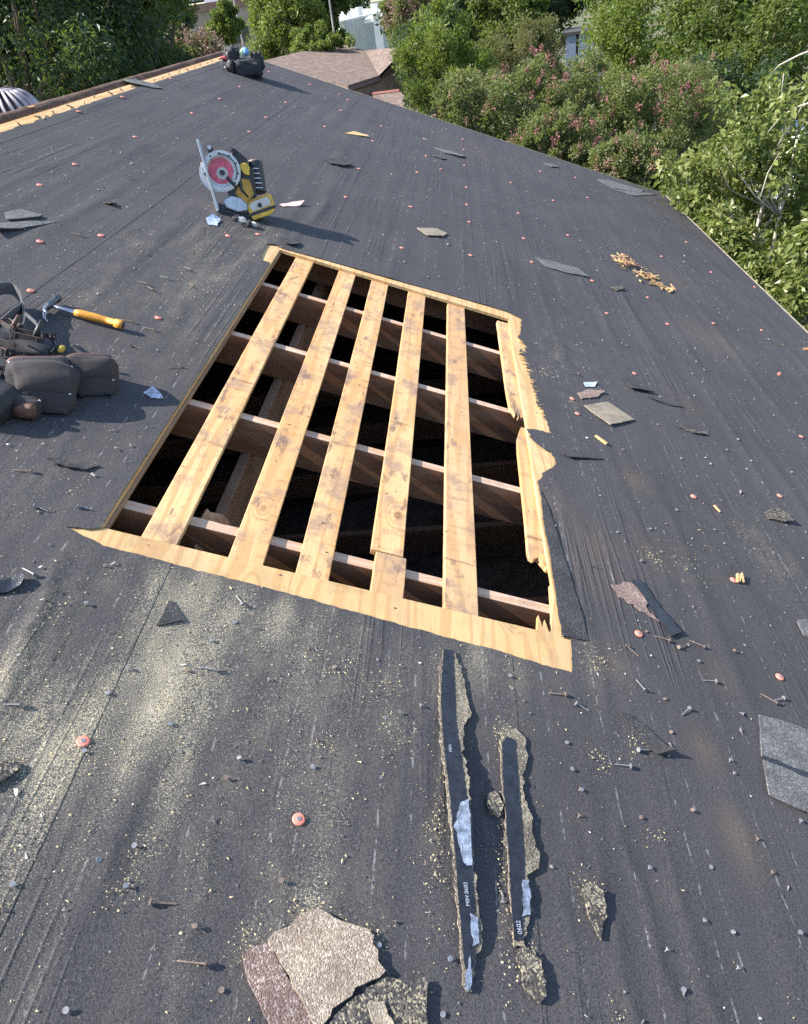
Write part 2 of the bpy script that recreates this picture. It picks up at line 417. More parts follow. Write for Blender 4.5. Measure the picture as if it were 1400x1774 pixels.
DUST = [(350, 430, .55, .45), (230, 455, .6, .42), (430, 425, .25, .5), (180, 520, .5, .35), (60, 900, .3, .45), (110, 1150, .2, .75), (200, 1210, .25, .7), (30, 1300, .2, .6), (300, 1250, .25, .5), (420, 1150, .2, .65),
        (560, 1150, .2, .75), (655, 1172, .08, 1.0), (400, 1060, .12, .8), (300, 1010, .09, .7), (820, 1150, .1, .9), (890, 1155, .09, 1.0), (1035, 1150, .09, 1.0), (1105, 1230, .10, .6), (1075, 1310, .04, .9), (500, 1350, .3, .25),
        (850, 1240, .15, .5), (950, 585, .2, .6), (1010, 640, .22, .55), (930, 650, .10, .7), (980, 840, .15, .4), (1200, 950, .25, .4), (1190, 985, .08, .7), (1330, 960, .15, .6), (1350, 1000, .25, .4), (275, 1045, .10, .8),
        (680, 1262, .05, .9), (745, 1450, .035, .8), (750, 1600, .03, .7), (872, 1500, .03, .8), (880, 1600, .03, .8), (520, 1580, .06, .7), (640, 1630, .05, .7), (430, 1640, .03, .7), (150, 800, .3, .35), (250, 1400, .3, .22), (120, 1450, .25, .25), (480, 1060, .07, .9), (620, 1105, .08, .9), (730, 1125, .07, .9), (350, 1010, .06, .8), (230, 990, .07, .6), (970, 620, .07, .8), (985, 700, .06, .6), (440, 405, .12, .7),
        (100, 1290, .06, .9), (600, 1400, .3, .3), (1000, 700, .15, .4), (610, 232, .35, .3), (330, 560, .35, .35), (390, 470, .3, .45), (1300, 900, .2, .3), (900, 1330, .03, .8), (870, 1270, .03, 1.0), (1020, 1545, .03, .8), (910, 1665, .03, .9)]
DUST = [(*px(a, b), r, k) for a, b, r, k in DUST]
RUST = [(1225, 585, .22, .6), (1100, 832, .06, .9), (1040, 1000, .10, .5), (1030, 940, .08, .6), (1220, 1300, .05, .7), (1270, 1430, .04, .7), (1290, 1480, .05, .5), (1155, 480, .25, .4), (1060, 1150, .05, .5), (1130, 960, .1, .4), (960, 880, .1, .5), (820, 260, .4, .35), (360, 640, .2, .2), (1190, 700, .15, .3), (1240, 1170, .05, .5)]
RUST = [(*px(a, b), r, k) for a, b, r, k in RUST]
def gsum(L, base):
    def f(v, u):
        s = np.full(len(v), base, float)
        for a, b, r, k in L:
            d = ((v - a) ** 2 + ((u - b) * .75) ** 2) / r ** 2
            s += k * np.exp(-d * 1.3)
        return s
    return f
_dn, _rn = gsum(DUST, .0), gsum(RUST, 0)
def dustf(v, u):
    near = np.clip(1.15 - u / 3.2, 0, 1) * np.clip(1.25 - np.abs(v + .1) / 1.3, .25, 1)
    blot = .74 + .34 * np.sin(v * 17 + 2 * np.sin(u * 1.9 + v * 2)) * np.sin(u * 5.3 + 1.5 * np.sin(v * 6)) + .25 * np.sin(v * 61 + 3 * np.sin(u * 2.7)) * np.sin(u * 3.1)
    return np.clip(_dn(v, u) * .47 * blot + .05 + .17 * near * (.5 + .5 * blot), 0, 1.0)
def rustf(v, u): return np.clip(_rn(v, u), 0, 1)

rg = np.random.RandomState(5)
WR = []          # long soft wrinkles running with the rolls
for k in range(430):
    c0 = rg.uniform(-2.2, 3.3); u0 = rg.uniform(-1, 10); L = rg.uniform(.2, 1.2); big_ = rg.rand() < .3 or u0 + L > 2.2; h = rg.uniform(.0012, .004) if big_ else rg.uniform(.0007, .0022); w = rg.uniform(.014, .032) if big_ else rg.uniform(.007, .014)
    if u0 < 3: h *= .5
    WR.append((c0, u0, L, h, w, rg.uniform(-.03, .03)))
for (xa, ya, xb, yb, h, w) in [(95, 1000, 0, 1210, .012, .022), (60, 1080, 0, 1260, .006, .018), (140, 1010, 90, 1120, .006, .02), (1045, 1640, 1010, 1500, .004, .012), (1100, 1774, 1050, 1560, .006, .016), (1180, 1774, 1090, 1480, .006, .018),
                               (1010, 1774, 985, 1600, .005, .014), (980, 900, 1040, 1180, .006, .02), (1240, 1774, 1180, 1560, .005, .018), (300, 1774, 330, 1500, .004, .02), (480, 1774, 490, 1450, .004, .02), (360, 1480, 330, 1700, .004, .016),
                               (590, 270, 560, 360, .012, .03), (560, 360, 500, 420, .010, .03), (650, 190, 590, 270, .008, .03), (1060, 800, 1150, 1000, .004, .02), (235, 1380, 190, 1500, .005, .02)]:
    a, b = px(xa, ya), px(xb, yb); m = (a + b) / 2; L = abs(a[1] - b[1]) / 1.6 + .05
    WR.append((m[0], m[1], L, h * .62, w * .75, (b[0] - a[0]) / (b[1] - a[1] + 1e-6)))
def wrinkle(v, u):
    z = np.zeros(len(v))
    for c0, u0, L, h, w, sl in WR:
        du = u - u0; m = np.abs(du) < 2.2 * L
        if not m.any(): continue
        cx = c0 + sl * du[m] + .006 * np.sin(du[m] * 7 / L)
        x_ = np.abs(v[m] - cx) / w; z[m] += h * np.exp(-x_ ** 1.35) * np.exp(-(du[m] / L) ** 4)
    dv = np.maximum(np.maximum(-.515 - v, v - .80), 0); du_ = np.maximum(np.maximum(1.30 - u, u - 3.83), 0)
    z *= np.clip(np.hypot(dv, du_) / .07, .04, 1)
    z += .0008 * np.sin(v * 31 + np.sin(u * 3)) * np.sin(u * 2.2 + v * 3)
    return z

deck = sheet('plywood_deck', M['ply'], [(RIDGE + .005, RAKE_NEAR), (EAVE, RAKE_NEAR), (EAVE, RAKE_FAR), (RIDGE + .005, RAKE_FAR)], .015, lambda v, u: np.full(len(v), -.004),
             holes=[[(HOLE_V0, HOLE_U0), (HOLE_V1 - .075, HOLE_U0 + .012), (HOLE_V1 - .066, HOLE_U0 + .075), (HOLE_V1 - .058, HOLE_U0 + .03), (HOLE_V1 - .048, HOLE_U0 + .062), (HOLE_V1 - .04, HOLE_U0 + .015), (HOLE_V1 - .03, HOLE_U0 + .03), (HOLE_V1 - .022, HOLE_U0 + .09), (HOLE_V1 - .004, HOLE_U0 + .17),
                     (HOLE_V1 - .004, 2.0), (HOLE_V1 + .004, 2.6), (HOLE_V1 + .008, 3.3), (HOLE_V1 + .012, HOLE_U1), (HOLE_V0, HOLE_U1 + .012)]])
obj('plywood_deck', deck, house, ROOF)

SEAMS = [-2.10, -1.2, -.3, .6, 1.5, 2.4, EAVE]
tops = [-2.185] + [s - .02 for s in SEAMS[:-1]]
for k, (a, b) in enumerate(zip(tops, SEAMS)):
    rr = np.random.RandomState(40 + k)
    ub = np.arange(RAKE_NEAR, RAKE_FAR + .001, .05)
    edge_b = [(b + (.006 * math.sin(x * 1.7 + k) + rr.normal(0, .0004) if b < EAVE else .006), float(x)) for x in ub]
    edge_a = [(a + (rr.normal(0, .004) if k == 0 else 0), float(x)) for x in ub[::-1]]
    poly = edge_b + edge_a
    pts = []
    for u0, u1, sv, su in ((RAKE_NEAR, 0, .1, .3), (0, 2.2, .008, .045), (2.2, 5, .02, .07), (5, RAKE_FAR, .035, .12)):
        gv, gu = np.meshgrid(np.arange(a + .008, b - .006, sv), np.arange(u0 + .02, u1, su)); pts.append(np.stack([gv.ravel(), gu.ravel()], 1))
    pts = np.concatenate(pts); pts += rr.uniform(-.2, .2, pts.shape) * .012
    pts = pts[(np.abs(pts[:, 0] - b) > .045) & (np.abs(pts[:, 0] - a - .02) > .045)]
    for vv in (b - .012, b - .026, b - .042, a + .004, a + .034, a + .05): pts = np.concatenate([pts, np.stack([np.full(400, vv), np.linspace(RAKE_NEAR + .02, RAKE_FAR - .02, 400)], 1)])
    pts = pts[inside(pts, poly) & ~inside(pts, felt_hole)]
    def zf(v, u, a=a, b=b, k=k):
        return .0003 + .0012 * np.clip((v - b + .06) / .06, 0, 1) + wrinkle(v, u) * (1 - .9 * np.exp(-((v - b) / .04) ** 2)) * (1 - (.9 if k else 0) * np.exp(-((v - a - .02) / .04) ** 2))
    me = sheet('felt_course', M['felt'], poly, .0006, zf, holes=[felt_hole], pts=pts, attrs={'dust': dustf, 'rust': rustf}, smooth=True)
    obj('felt_course', me, house, ROOF)

# rafters, spaced skip boards, the brace below
def slab_box(name, v0, v1, u0, u1, z0, z1, mat, bevel=.0025, rz=0.0, tilt=0.0, parent=house):
    c = ((v0 + v1) / 2, (u0 + u1) / 2, (z0 + z1) / 2)
    Mx = ROOF @ Matrix.Translation(c) @ Matrix.Rotation(rz, 4, 'Z') @ Matrix.Rotation(tilt, 4, 'Y')
    return MB().box((0, 0, 0), (v1 - v0, u1 - u0, z1 - z0)).build(name, mat, parent, Mx, bevel=bevel)
RT = -.0392
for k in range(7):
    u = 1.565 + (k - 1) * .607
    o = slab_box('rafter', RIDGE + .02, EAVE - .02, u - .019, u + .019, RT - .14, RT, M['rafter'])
    o.data.materials.append(M['rafter_top_lit'])
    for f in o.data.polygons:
        if f.normal.z > .9: f.material_index = 1         # same wood, top face coloured paler for the sun on it
BT, BB = -.0193, -.0387
def board(v0, v1, u0, u1, k, rz=0.0):
    """a skip board with slightly wavy arrises"""
    rr = np.random.RandomState(70 + k); n = 40; W = v1 - v0; us = np.linspace(0, u1 - u0, n) - (u1 - u0) / 2
    wl = rr.normal(0, .0011, n).cumsum() * .25; wr = rr.normal(0, .0011, n).cumsum() * .25; zt = .0008 * np.sin(us * 5 + k)
    V = []; b = .002
    for i in range(n):
        l, r = -W / 2 + wl[i], W / 2 + wr[i]
        for x, z in ((l, -b), (l + b, 0), (r - b, 0), (r, -b), (r, -.019), (l, -.019)): V.append((x, us[i], z + zt[i]))
    F = [(i * 6 + j, i * 6 + (j + 1) % 6, (i + 1) * 6 + (j + 1) % 6, (i + 1) * 6 + j) for i in range(n - 1) for j in range(6)]
    F += [tuple(range(6))[::-1], tuple(range((n - 1) * 6, n * 6))]
    F = [f[::-1] for f in F]
    return obj('skip_board', mesh_np('skip_board', V, F, M['pine']), house, ROOF @ Matrix.Translation(((v0 + v1) / 2, (u0 + u1) / 2, BT)) @ Matrix.Rotation(rz, 4, 'Z'))
board(-.415, -.322, 1.05, 4.15, 1, .002)
board(-.184, -.090, 1.05, 4.15, 2)
board(-.004, .089, 1.05, 4.15, 3)
board(.197, .294, 1.612, 4.15, 4, -.004)
tag(board(.205, .300, 1.05, 1.606, 5), 'short pine board end butted below the fourth board')
board(.419, .518, 1.05, 4.15, 6, -.0025)
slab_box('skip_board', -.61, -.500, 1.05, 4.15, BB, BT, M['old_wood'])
# the last skip board, snapped twice along the right side of the cut
o_ = (.75, 3.2, 0)
P = [(.706, 3.768), (.85, 3.78), (.85, 2.70), (.757, 2.712), (.750, 2.70), (.742, 2.74), (.737, 2.695), (.729, 2.73), (.722, 2.70), (.712, 2.735), (.702, 2.75)]
obj('skip_board', sheet('skip_board', M['pine'], ragged(P, .5, .0008, 2), .019, lambda v, u: np.full(len(v), BT) + .012 * np.clip((2.95 - u) / .25, 0, 1) * np.clip((.76 - v) / .05, 0, 1), step=.03, origin=(.77, 3.2, 0)), house, ROOF @ Matrix.Translation((.77, 3.2, 0)))
P = [(.742, 2.62), (.722, 2.53), (.715, 2.42), (.700, 1.80), (.703, 1.775), (.716, 1.768), (.73, 1.78), (.744, 1.76), (.757, 1.74), (.85, 1.72), (.85, 2.63)]
obj('skip_board', sheet('skip_board', M['pine'], ragged(P, .5, .0008, 3), .019, lambda v, u: np.full(len(v), BT) - .006 * np.clip((1.95 - u) / .15, 0, 1), step=.03, origin=(.77, 2.2, 0)), house, ROOF @ Matrix.Translation((.77, 2.2, 0)))
P = [(.742, 1.05), (.85, 1.05), (.85, 1.62), (.757, 1.66), (.75, 1.58), (.744, 1.50), (.736, 1.44)]
obj('skip_board', sheet('skip_board', M['pine'], ragged(P, .5, .0008, 4), .019, lambda v, u: np.full(len(v), BT), step=.05, origin=(.77, 1.3, 0)), house, ROOF @ Matrix.Translation((.77, 1.3, 0)))
# raw fibres standing on the torn strip and the deck corner
mb = MB(); rr = np.random.RandomState(8)
for k in range(70):
    qq = rr.uniform(0, 4.99); TP = [(897, 586), (909, 601), (899, 612), (912, 634), (926, 678), (941, 720)]; ii = int(qq); ff = qq - ii; v, u = px(TP[ii][0] * (1 - ff) + TP[ii + 1][0] * ff - 3, TP[ii][1] * (1 - ff) + TP[ii + 1][1] * ff); a = rr.uniform(-1.0, .6); L = rr.uniform(.010, .04)
    p0 = np.array((v, u, -.003)); p1 = p0 + L * np.array((math.cos(a), math.sin(a), rr.uniform(.05, .35)))
    mb.tube([p0, (p0 + p1) / 2 + (0, 0, .002), p1], [.0022, .0016, .0003], 4)
tag(mb.build('splinter_fringe', M['ply'], house, ROOF), kind='stuff')
for a, b, w in (((896, 1105), (897, 1088), .014), ((909, 1109), (911, 1096), .008), ((935, 1114), (937, 1102), .006)):
    p, q = px(a[0], a[1], -.01), px(b[0], b[1], -.01)
    MB().prism([(p[0] - w, p[1]), (p[0] + w, p[1]), (q[0] + w * .5, q[1]), (q[0], q[1] - .012), (q[0] - w * .6, q[1] + .006)], 'z', -.019, -.0045).build('splinter', M['ply'], house, ROOF)

# attic below
zt = -.18
a, b = px(505, 630, zt), px(400, 860, zt)
sl = math.atan2(-(b[0] - a[0]), b[1] - a[1])
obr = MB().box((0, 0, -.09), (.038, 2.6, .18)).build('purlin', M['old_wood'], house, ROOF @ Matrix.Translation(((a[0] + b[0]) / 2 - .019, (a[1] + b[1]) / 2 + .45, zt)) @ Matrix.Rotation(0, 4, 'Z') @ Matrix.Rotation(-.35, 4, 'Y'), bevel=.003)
a = px(372, 930, -.1)
sc_ = sheet('plywood_offcut', M['ply_edge'], ragged([(-.04, -.07), (.04, -.08), (.055, .02), (.01, .075), (-.05, .06)], .02, .005, 3), .012)
obj('plywood_offcut', sc_, house, ROOF @ Matrix.Translation((a[0], a[1], -.10)) @ Matrix.Rotation(.6, 4, 'X') @ Matrix.Rotation(.5, 4, 'Y'))
a = px(395, 925, -.1)
MB().box((0, 0, 0), (.02, .09, .05)).build('block', M['rafter'], house, ROOF @ Matrix.Translation((a[0], a[1], -.11)) @ Matrix.Rotation(.7, 4, 'Z'), bevel=.002)
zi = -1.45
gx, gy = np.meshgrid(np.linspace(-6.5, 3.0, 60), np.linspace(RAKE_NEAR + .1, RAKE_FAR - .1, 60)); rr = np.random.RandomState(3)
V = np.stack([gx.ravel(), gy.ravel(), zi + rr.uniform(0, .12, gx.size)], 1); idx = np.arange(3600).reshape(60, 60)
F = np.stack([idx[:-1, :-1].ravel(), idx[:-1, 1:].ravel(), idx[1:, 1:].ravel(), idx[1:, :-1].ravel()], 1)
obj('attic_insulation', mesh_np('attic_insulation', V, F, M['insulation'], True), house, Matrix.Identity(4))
for k in range(7):
    u = 1.9 + (k - 1) * .61
    MB().box((-1.6, u, -1.25), (9, .04, .14)).build('ceiling_joist', M['rafter'], house, Matrix.Identity(4))

# the far side of the ridge: old shingles still on, their cut edge showing over the open slot
_r = ROOF @ Vector((RIDGE - .045, 0, 0)); xr, zr = _r.x, _r.z
BACK = Matrix.Translation((xr, 0, zr)) @ Matrix.Rotation(-PITCH, 4, 'Y')      # local -x runs down the far slope
MB().box((-2.6, 3.3, -.045), (5.2, RAKE_FAR - RAKE_NEAR, .03)).build('far_deck', M['old_wood'], house, BACK)
rr = np.random.RandomState(12); u = RAKE_NEAR
mb_dark = M['shingle_far']
while u < RAKE_FAR:
    L = rr.uniform(.26, .36); L = min(L, RAKE_FAR - u)
    e = rr.uniform(-.008, .006); z = rr.uniform(-.004, .006)
    MB().box((-.16 + e / 2, u + L / 2, -.012 + z / 2), (.32 + e, L - .004, .034 + z)).build('ridge_shingle', M['shingle_far'], house, BACK, bevel=.004)
    u += L
u = RAKE_NEAR
while u < RAKE_FAR - .05:
    L = min(rr.uniform(.8, 1.3), RAKE_FAR - u)
    MB().tube([(-.055, u + L * i / 6, -.014 + rr.normal(0, .0015)) for i in range(7)], [.062 + rr.normal(0, .001) for i in range(7)], 14, flat=.8).build('ridge_cap', M['ridge_brown'], house, BACK, smooth=True)
    u += L + .002
for k in range(26):
    MB().cyl((RIDGE + .03 + rr.uniform(0, .04), 3.6 + k * .24 + rr.normal(0, .05), -.006), (RIDGE + .03 + rr.uniform(0, .04), 3.6 + k * .24, .012), .004, .005, 6).build('nail_stub', M['rusty'], house, ROOF)
for k in range(5):
    x = -.30 - k * .14
    MB().box((x - .09, 3.3, -.018 - .001 * k), (.2, RAKE_FAR - RAKE_NEAR, .012), Matrix.Rotation(-.04, 4, 'Y')).build('shingle_course', M['shingle_far'], house, BACK)
MB().box((-3.1, 3.3, -.02), (4.2, RAKE_FAR - RAKE_NEAR, .014)).build('shingle_slope', M['shingle_far'], house, BACK)

MB().box((EAVE + .012, (RAKE_NEAR + RAKE_FAR) / 2, -.03), (.012, RAKE_FAR - RAKE_NEAR, .075)).build('eave_drip_edge', M['drip'], house, ROOF, bevel=.002)
MB().box(((RIDGE + EAVE) / 2, RAKE_FAR + .012, -.03), (EAVE - RIDGE, .012, .08)).build('rake_drip_edge', M['drip'], house, ROOF, bevel=.002)
MB().box((EAVE - .03, (RAKE_NEAR + RAKE_FAR) / 2, -.12), (.03, RAKE_FAR - RAKE_NEAR - .1, .14)).build('fascia', M['siding'], house, ROOF)
xe, ze = EAVE * math.cos(PITCH) - .4, -EAVE * math.sin(PITCH) - .06
MB().box((xe, 3.3, (GROUND_Z + ze) / 2), (.15, 13, ze - GROUND_Z)).build('wall', M['siding'], house, Matrix.Identity(4))
MB().box((-7.0, 3.3, (GROUND_Z - 1.3) / 2), (.15, 13, -1.3 - GROUND_Z)).build('wall', M['siding'], house, Matrix.Identity(4))
for y in (RAKE_NEAR + .3, RAKE_FAR - .3):
    MB().prism([(-7, GROUND_Z), (xe, GROUND_Z), (xe, ze - .12), (xr, zr - .25), (-7, -1.35)], 'y', y - .07, y + .07).build('wall', M['siding'], house, Matrix.Identity(4))
# torn felt lip hanging over the ridge slot and the loose flap by the cut

# ------------------------------------------------------------------ neighbours and far buildings
def poly_obj(name, faces, mat, parent, thick=0.0):
    """faces given as lists of world points"""
    V = []; F = []
    for f in faces:
        b = len(V); V += [tuple(p) for p in f]; F.append(tuple(range(b, b + len(f))))
    o = obj(name, mesh_np(name, V, F, mat), parent, Matrix.Identity(4))
    if thick: m = o.modifiers.new('solid', 'SOLIDIFY'); m.thickness = thick; m.offset = 0
    return o
M['roof_brown'] = make_granule('neighbour_shingles', (.145, .108, .092), (.19, .145, .125), (.225, .175, .15), 7)
M['wall_dark'] = plain('neighbour_brick', (.22, .15, .11), .85, var=.35, scale=3)
M['wall_tan'] = plain('tan_block_wall', (.30, .24, .19), .85, var=.12, scale=.4)
M['wall_white'] = plain('pale_metal_siding', (.46, .47, .46), .6, var=.08, scale=.8)
M['white_paint'] = plain('white_paint', (.72, .72, .70), .5, var=.06, scale=2)
M['trim_brown'] = plain('brown_trim', (.16, .09, .07), .6, var=.2, scale=2)
M['pole'] = plain('grey_pole', (.30, .29, .27), .7, var=.3, scale=3)
M['shed_blue'] = plain('blue_grey_panel', (.20, .24, .34), .5, var=.15, scale=1.5)

A_, B_, C_, E_, G_ = farz(583.6, 76.5, -.35), farz(603, 151, -1.3), farz(657, 133.5, -1.3), farz(706, 83, -.5), farz(695, 108, -1.2)
def on_plane(x, y, a, b, c):
    n = np.cross(b - a, c - a); d = far(x, y, 1) - CAM
    return CAM + d * ((a - CAM) @ n) / (d @ n)
D_ = on_plane(633, 90, A_, B_, C_); L_ = on_plane(440, 112, A_, B_, C_); K_ = A_ + np.array([-6, 9, -1.3]); Q_ = E_ + np.array([1.5, 6, -.8]); D2 = D_ + np.array([-1.5, 6, -.6])
nh = empty('neighbour_house', Matrix.Translation((B_[0], B_[1], GROUND_Z)), 'single-storey house with brown hip roof below the far rake edge', 'house')
poly_obj('roof', [[A_, L_, B_], [A_, B_, C_, D_], [D_, C_, G_, E_], [A_, K_, L_], [A_, D_, D2, K_], [D_, E_, Q_, D2]], M['roof_brown'], nh, .12)
dn = lambda p, z: np.array([p[0], p[1] + .35, z])
for nm, p, q in (('wall', B_, C_), ('wall', C_, G_), ('wall', L_, B_)):
    poly_obj(nm, [[dn(p, p[2] - .08), dn(q, q[2] - .08), dn(q, GROUND_Z), dn(p, GROUND_Z)]], M['wall_dark'], nh, .15)
for p, q in ((B_, C_), (C_, G_), (L_, B_)):
    mb = MB(); a_ = p - (0, 0, .10); b_ = q - (0, 0, .10); mb.tube([a_, b_], [.07, .07], 4); mb.build('fascia', M['trim_brown'], nh, Matrix.Identity(4))
S1, S2, S3, S4 = farz(646, 166, -1.75), farz(692, 160, -1.75), farz(735, 196, -2.25), farz(660, 214, -2.25)
sh = empty('garden_shed', Matrix.Translation((S4[0], S4[1], GROUND_Z)), 'low brown shingled lean-to roof just past the rake edge', 'shed')
poly_obj('roof', [[S1, S2, S3, S4]], M['roof_brown'], sh, .08)
MB().tube([S1 + (0, 0, .05), S2 + (0, 0, .05)], [.07, .07], 5).build('ridge_trim', plain('red_trim', (.30, .12, .09), .6), sh, Matrix.Identity(4))
for p, q in ((S3, S4), (S2, S3), (S1, S4)):
    poly_obj('wall', [[p - (0, 0, .1), q - (0, 0, .1), np.array([q[0], q[1], GROUND_Z]), np.array([p[0], p[1], GROUND_Z])]], M['wall_dark'], sh, .08)

# tan block building far off behind the ridge
c = far(370, 40, 120); bw = empty('store_building', Matrix.Translation((c[0], c[1], GROUND_Z)), 'long tan flat-roofed building far behind the ridge, brown parapet', 'building')
zt_ = c[2] + 1.75
MB().box((0, 8, (GROUND_Z + zt_) / 2), (34, 16, zt_ - GROUND_Z)).build('wall', M['wall_tan'], bw, Matrix.Translation((c[0] - 4, c[1], 0)))
MB().box((0, 7.9, 0), (34.3, 16.4, .9)).build('parapet', M['trim_brown'], bw, Matrix.Translation((c[0] - 4, c[1], zt_ + .1)))
MB().box((0, 14, 0), (34, 14, .5)).build('roof_step', plain('grey_blue_roof', (.27, .28, .34), .7), bw, Matrix.Translation((c[0] - 4, c[1], zt_ + 1.3)))
for k, dx in enumerate((-6.2, .4, 6.5)):
    MB().box((0, 2, 0), (2.6, 1.6, .8)).build('roof_unit', M['white_paint'], bw, Matrix.Translation((c[0] + dx, c[1], zt_ + .9)))
for dx in (-9, -3.2, 3.4, 9):
    MB().box((0, -.06, 0), (2.2, .1, 1.8)).build('window', plain('dark_glass', (.03, .035, .04), .15), bw, Matrix.Translation((c[0] + dx, c[1], GROUND_Z + 3.2)))
# pale shed-roofed building right of the green trees
c = far(640, 60, 60); wb = empty('metal_building', Matrix.Translation((c[0], c[1], GROUND_Z)), 'pale metal building with sloping white roof behind the brown hip roof', 'building')
p1, p2, p3, p4 = far(598, 36, 60), far(676, 18, 64), far(676, 100, 64), far(604, 100, 60)
poly_obj('wall', [[p1, p2, np.array([p2[0], p2[1], GROUND_Z]), np.array([p1[0], p1[1], GROUND_Z])]], M['wall_white'], wb, .2)
p5 = p1 + np.array([-4, 10, .3]); p6 = p2 + np.array([-4, 10, .3])
poly_obj('roof', [[p1 - (.4, .5, 0), p2 - (-.4, .5, 0), p6, p5]], M['white_paint'], wb, .12)
poly_obj('wall', [[p1, p5, np.array([p5[0], p5[1], GROUND_Z]), np.array([p1[0], p1[1], GROUND_Z])]], M['wall_white'], wb, .2)
a_ = far(632, 37, 57); b_ = far(690, 25, 57)
poly_obj('canopy', [[a_, b_, b_ + (0, 4, .1), a_ + (0, 4, .1)]], M['white_paint'], wb, .22)
a_ = far(657, 62, 57)
MB().box((0, 0, 0), (.5, .5, 3.0)).build('canopy_post', M['white_paint'], wb, Matrix.Translation((a_[0], a_[1], a_[2] - .3)))
for xx in (603, 624, 650):
    a_ = far(xx, 36 - (xx - 598) * .23 - 3, 61)
    MB().cyl((0, 0, 0), (0, 0, .5), .25, .25, 10).build('roof_vent', M['white_paint'], wb, Matrix.Translation(tuple(a_)))
for n_, (x0, y0, x1, y1, d, r) in (('behind the brown hip roof', (571, -40, 583, 84, 40, .06)), ('in front of the far tan building', (410, -40, 418, 60, 90, .12)), ('beside the dark trees left of the pale building', (606, -40, 612, 40, 75, .10))):
    a_, b_ = far(x0, y0, d), far(x1, y1, d)
    b_ = np.array([b_[0], b_[1], GROUND_Z]); a_ = np.array([b_[0], b_[1], a_[2]])
    po = empty('utility_pole', Matrix.Translation(tuple(b_)), 'thin grey utility pole ' + n_, 'pole', 'utility poles beyond the roof')
    MB().tube([b_, a_], [r, r * .8], 8).build('shaft', M['pole'], po, Matrix.Identity(4))
    MB().box(a_ - (0, 0, .5), (1.6, .1, .1)).build('crossarm', M['pole'], po, Matrix.Identity(4))
# blue-grey shed glimpsed through the trees
a_ = far(978, 62, 34); b_ = far(1046, 66, 34)
M['shed_roof'] = plain('dark_shed_roof', (.05, .045, .045), .8)
bs = empty('tool_shed', Matrix.Translation((a_[0], a_[1], GROUND_Z)), 'blue-grey shed wall glimpsed between dark trees and pink blossoms', 'shed')
wv = (b_ - a_); wv[2] = 0; wl_ = np.linalg.norm(wv); ang = math.atan2(wv[1], wv[0])
SM = Matrix.Translation((a_[0], a_[1], 0)) @ Matrix.Rotation(ang, 4, 'Z'); hz = a_[2] - GROUND_Z
npan = 3
for k in range(npan):
    w0 = wl_ / npan
    MB().box((w0 * (k + .5), 0, GROUND_Z + hz / 2), (w0 - .09, .08, hz)).build('panel', M['shed_blue'], bs, SM, bevel=.01)
MB().box((wl_ / 2, 1.3, GROUND_Z + hz / 2), (wl_ - .1, 2.4, hz - .1)).build('body', M['trim_brown'], bs, SM)
MB().box((wl_ / 2, 1.2, GROUND_Z + hz + .05), (wl_ + .1, 2.6, .10)).build('roof', M['shed_roof'], bs, SM)

# white car under the branches on the right
ca = farz(1352, 318, GROUND_Z)
car = empty('parked_car', Matrix.Translation((ca[0], ca[1] - 1.0, GROUND_Z)) @ Matrix.Rotation(math.radians(62), 4, 'Z'), 'white parked car mostly hidden behind the leafy branches at right', 'car')
prof = [(-2.2, .35), (-2.25, .8), (-2.1, 1.0), (-1.3, 1.08), (-.7, 1.5), (.6, 1.52), (1.25, 1.05), (2.1, .9), (2.25, .6), (2.2, .35)]
MB().prism(prof, 'y', -.85, .85).build('body', plain('white_car_paint', (.75, .75, .74), .25, var=.02), car, bevel=.08, seg=3)
gl_ = plain('car_glass', (.02, .025, .03), .06)
MB().prism([(-1.15, 1.06), (-.64, 1.44), (.52, 1.46), (1.08, 1.06)], 'y', -.865, .865).build('side_window', gl_, car)
MB().add([(1.27, -.7, 1.07), (1.27, .7, 1.07), (.66, .62, 1.51), (.66, -.62, 1.51)], [(0, 1, 2, 3)]).build('windscreen', gl_, car)
for x in (-1.4, 1.35):
    for y in (-.82, .82):
        w_ = MB().cyl((x, y - .1, .32), (x, y + .1, .32), .32, .32, 20).build('wheel', plain('tyre_rubber', (.02, .02, .02), .8), car, bevel=.02)
        MB().cyl((x, y - .11, .32), (x, y + .11, .32), .18, .18, 14).build('rim', M['steel'], w_)

# ------------------------------------------------------------------ trees and shrubs
def leaves_mesh(name, C, Rc, n, size, asp, mat, seed, droop=.3, up=.4, flat=1.0):
    """C cluster centres (k,3), Rc cluster radius -> n pointed leaves in one mesh"""
    rg = np.random.RandomState(seed); k = len(C)
    ci = rg.randint(0, k, n)
    d = rg.normal(0, 1, (n, 3)); d /= np.linalg.norm(d, axis=1)[:, None]
    r = rg.rand(n) ** .55
    P = C[ci] + d * (r * Rc[ci])[:, None] * np.array([1, 1, flat])
    T = d * .8 + rg.normal(0, .6, (n, 3)); T[:, 2] -= droop; T /= np.linalg.norm(T, axis=1)[:, None]
    Nn = rg.normal(0, .55, (n, 3)) + d * .45; Nn[:, 2] += up
    S = np.cross(T, Nn); S /= np.linalg.norm(S, axis=1)[:, None] + 1e-9
    U = np.cross(S, T)
    L = size * rg.uniform(.6, 1.25, n)[:, None]; W = L * asp * .5
    V = np.stack([P, P + T * L * .45 + S * W + U * L * .08, P + T * L - U * L * .12, P + T * L * .45 - S * W + U * L * .08], 1).reshape(-1, 3)
    F = np.arange(4 * n).reshape(n, 4)
    cr = rg.rand(k); col = np.clip(cr[ci] * .55 + rg.rand(n) * .45, 0, 1)
    return mesh_np(name, V, F, mat, False, {'rnd': np.repeat(col, 4)})
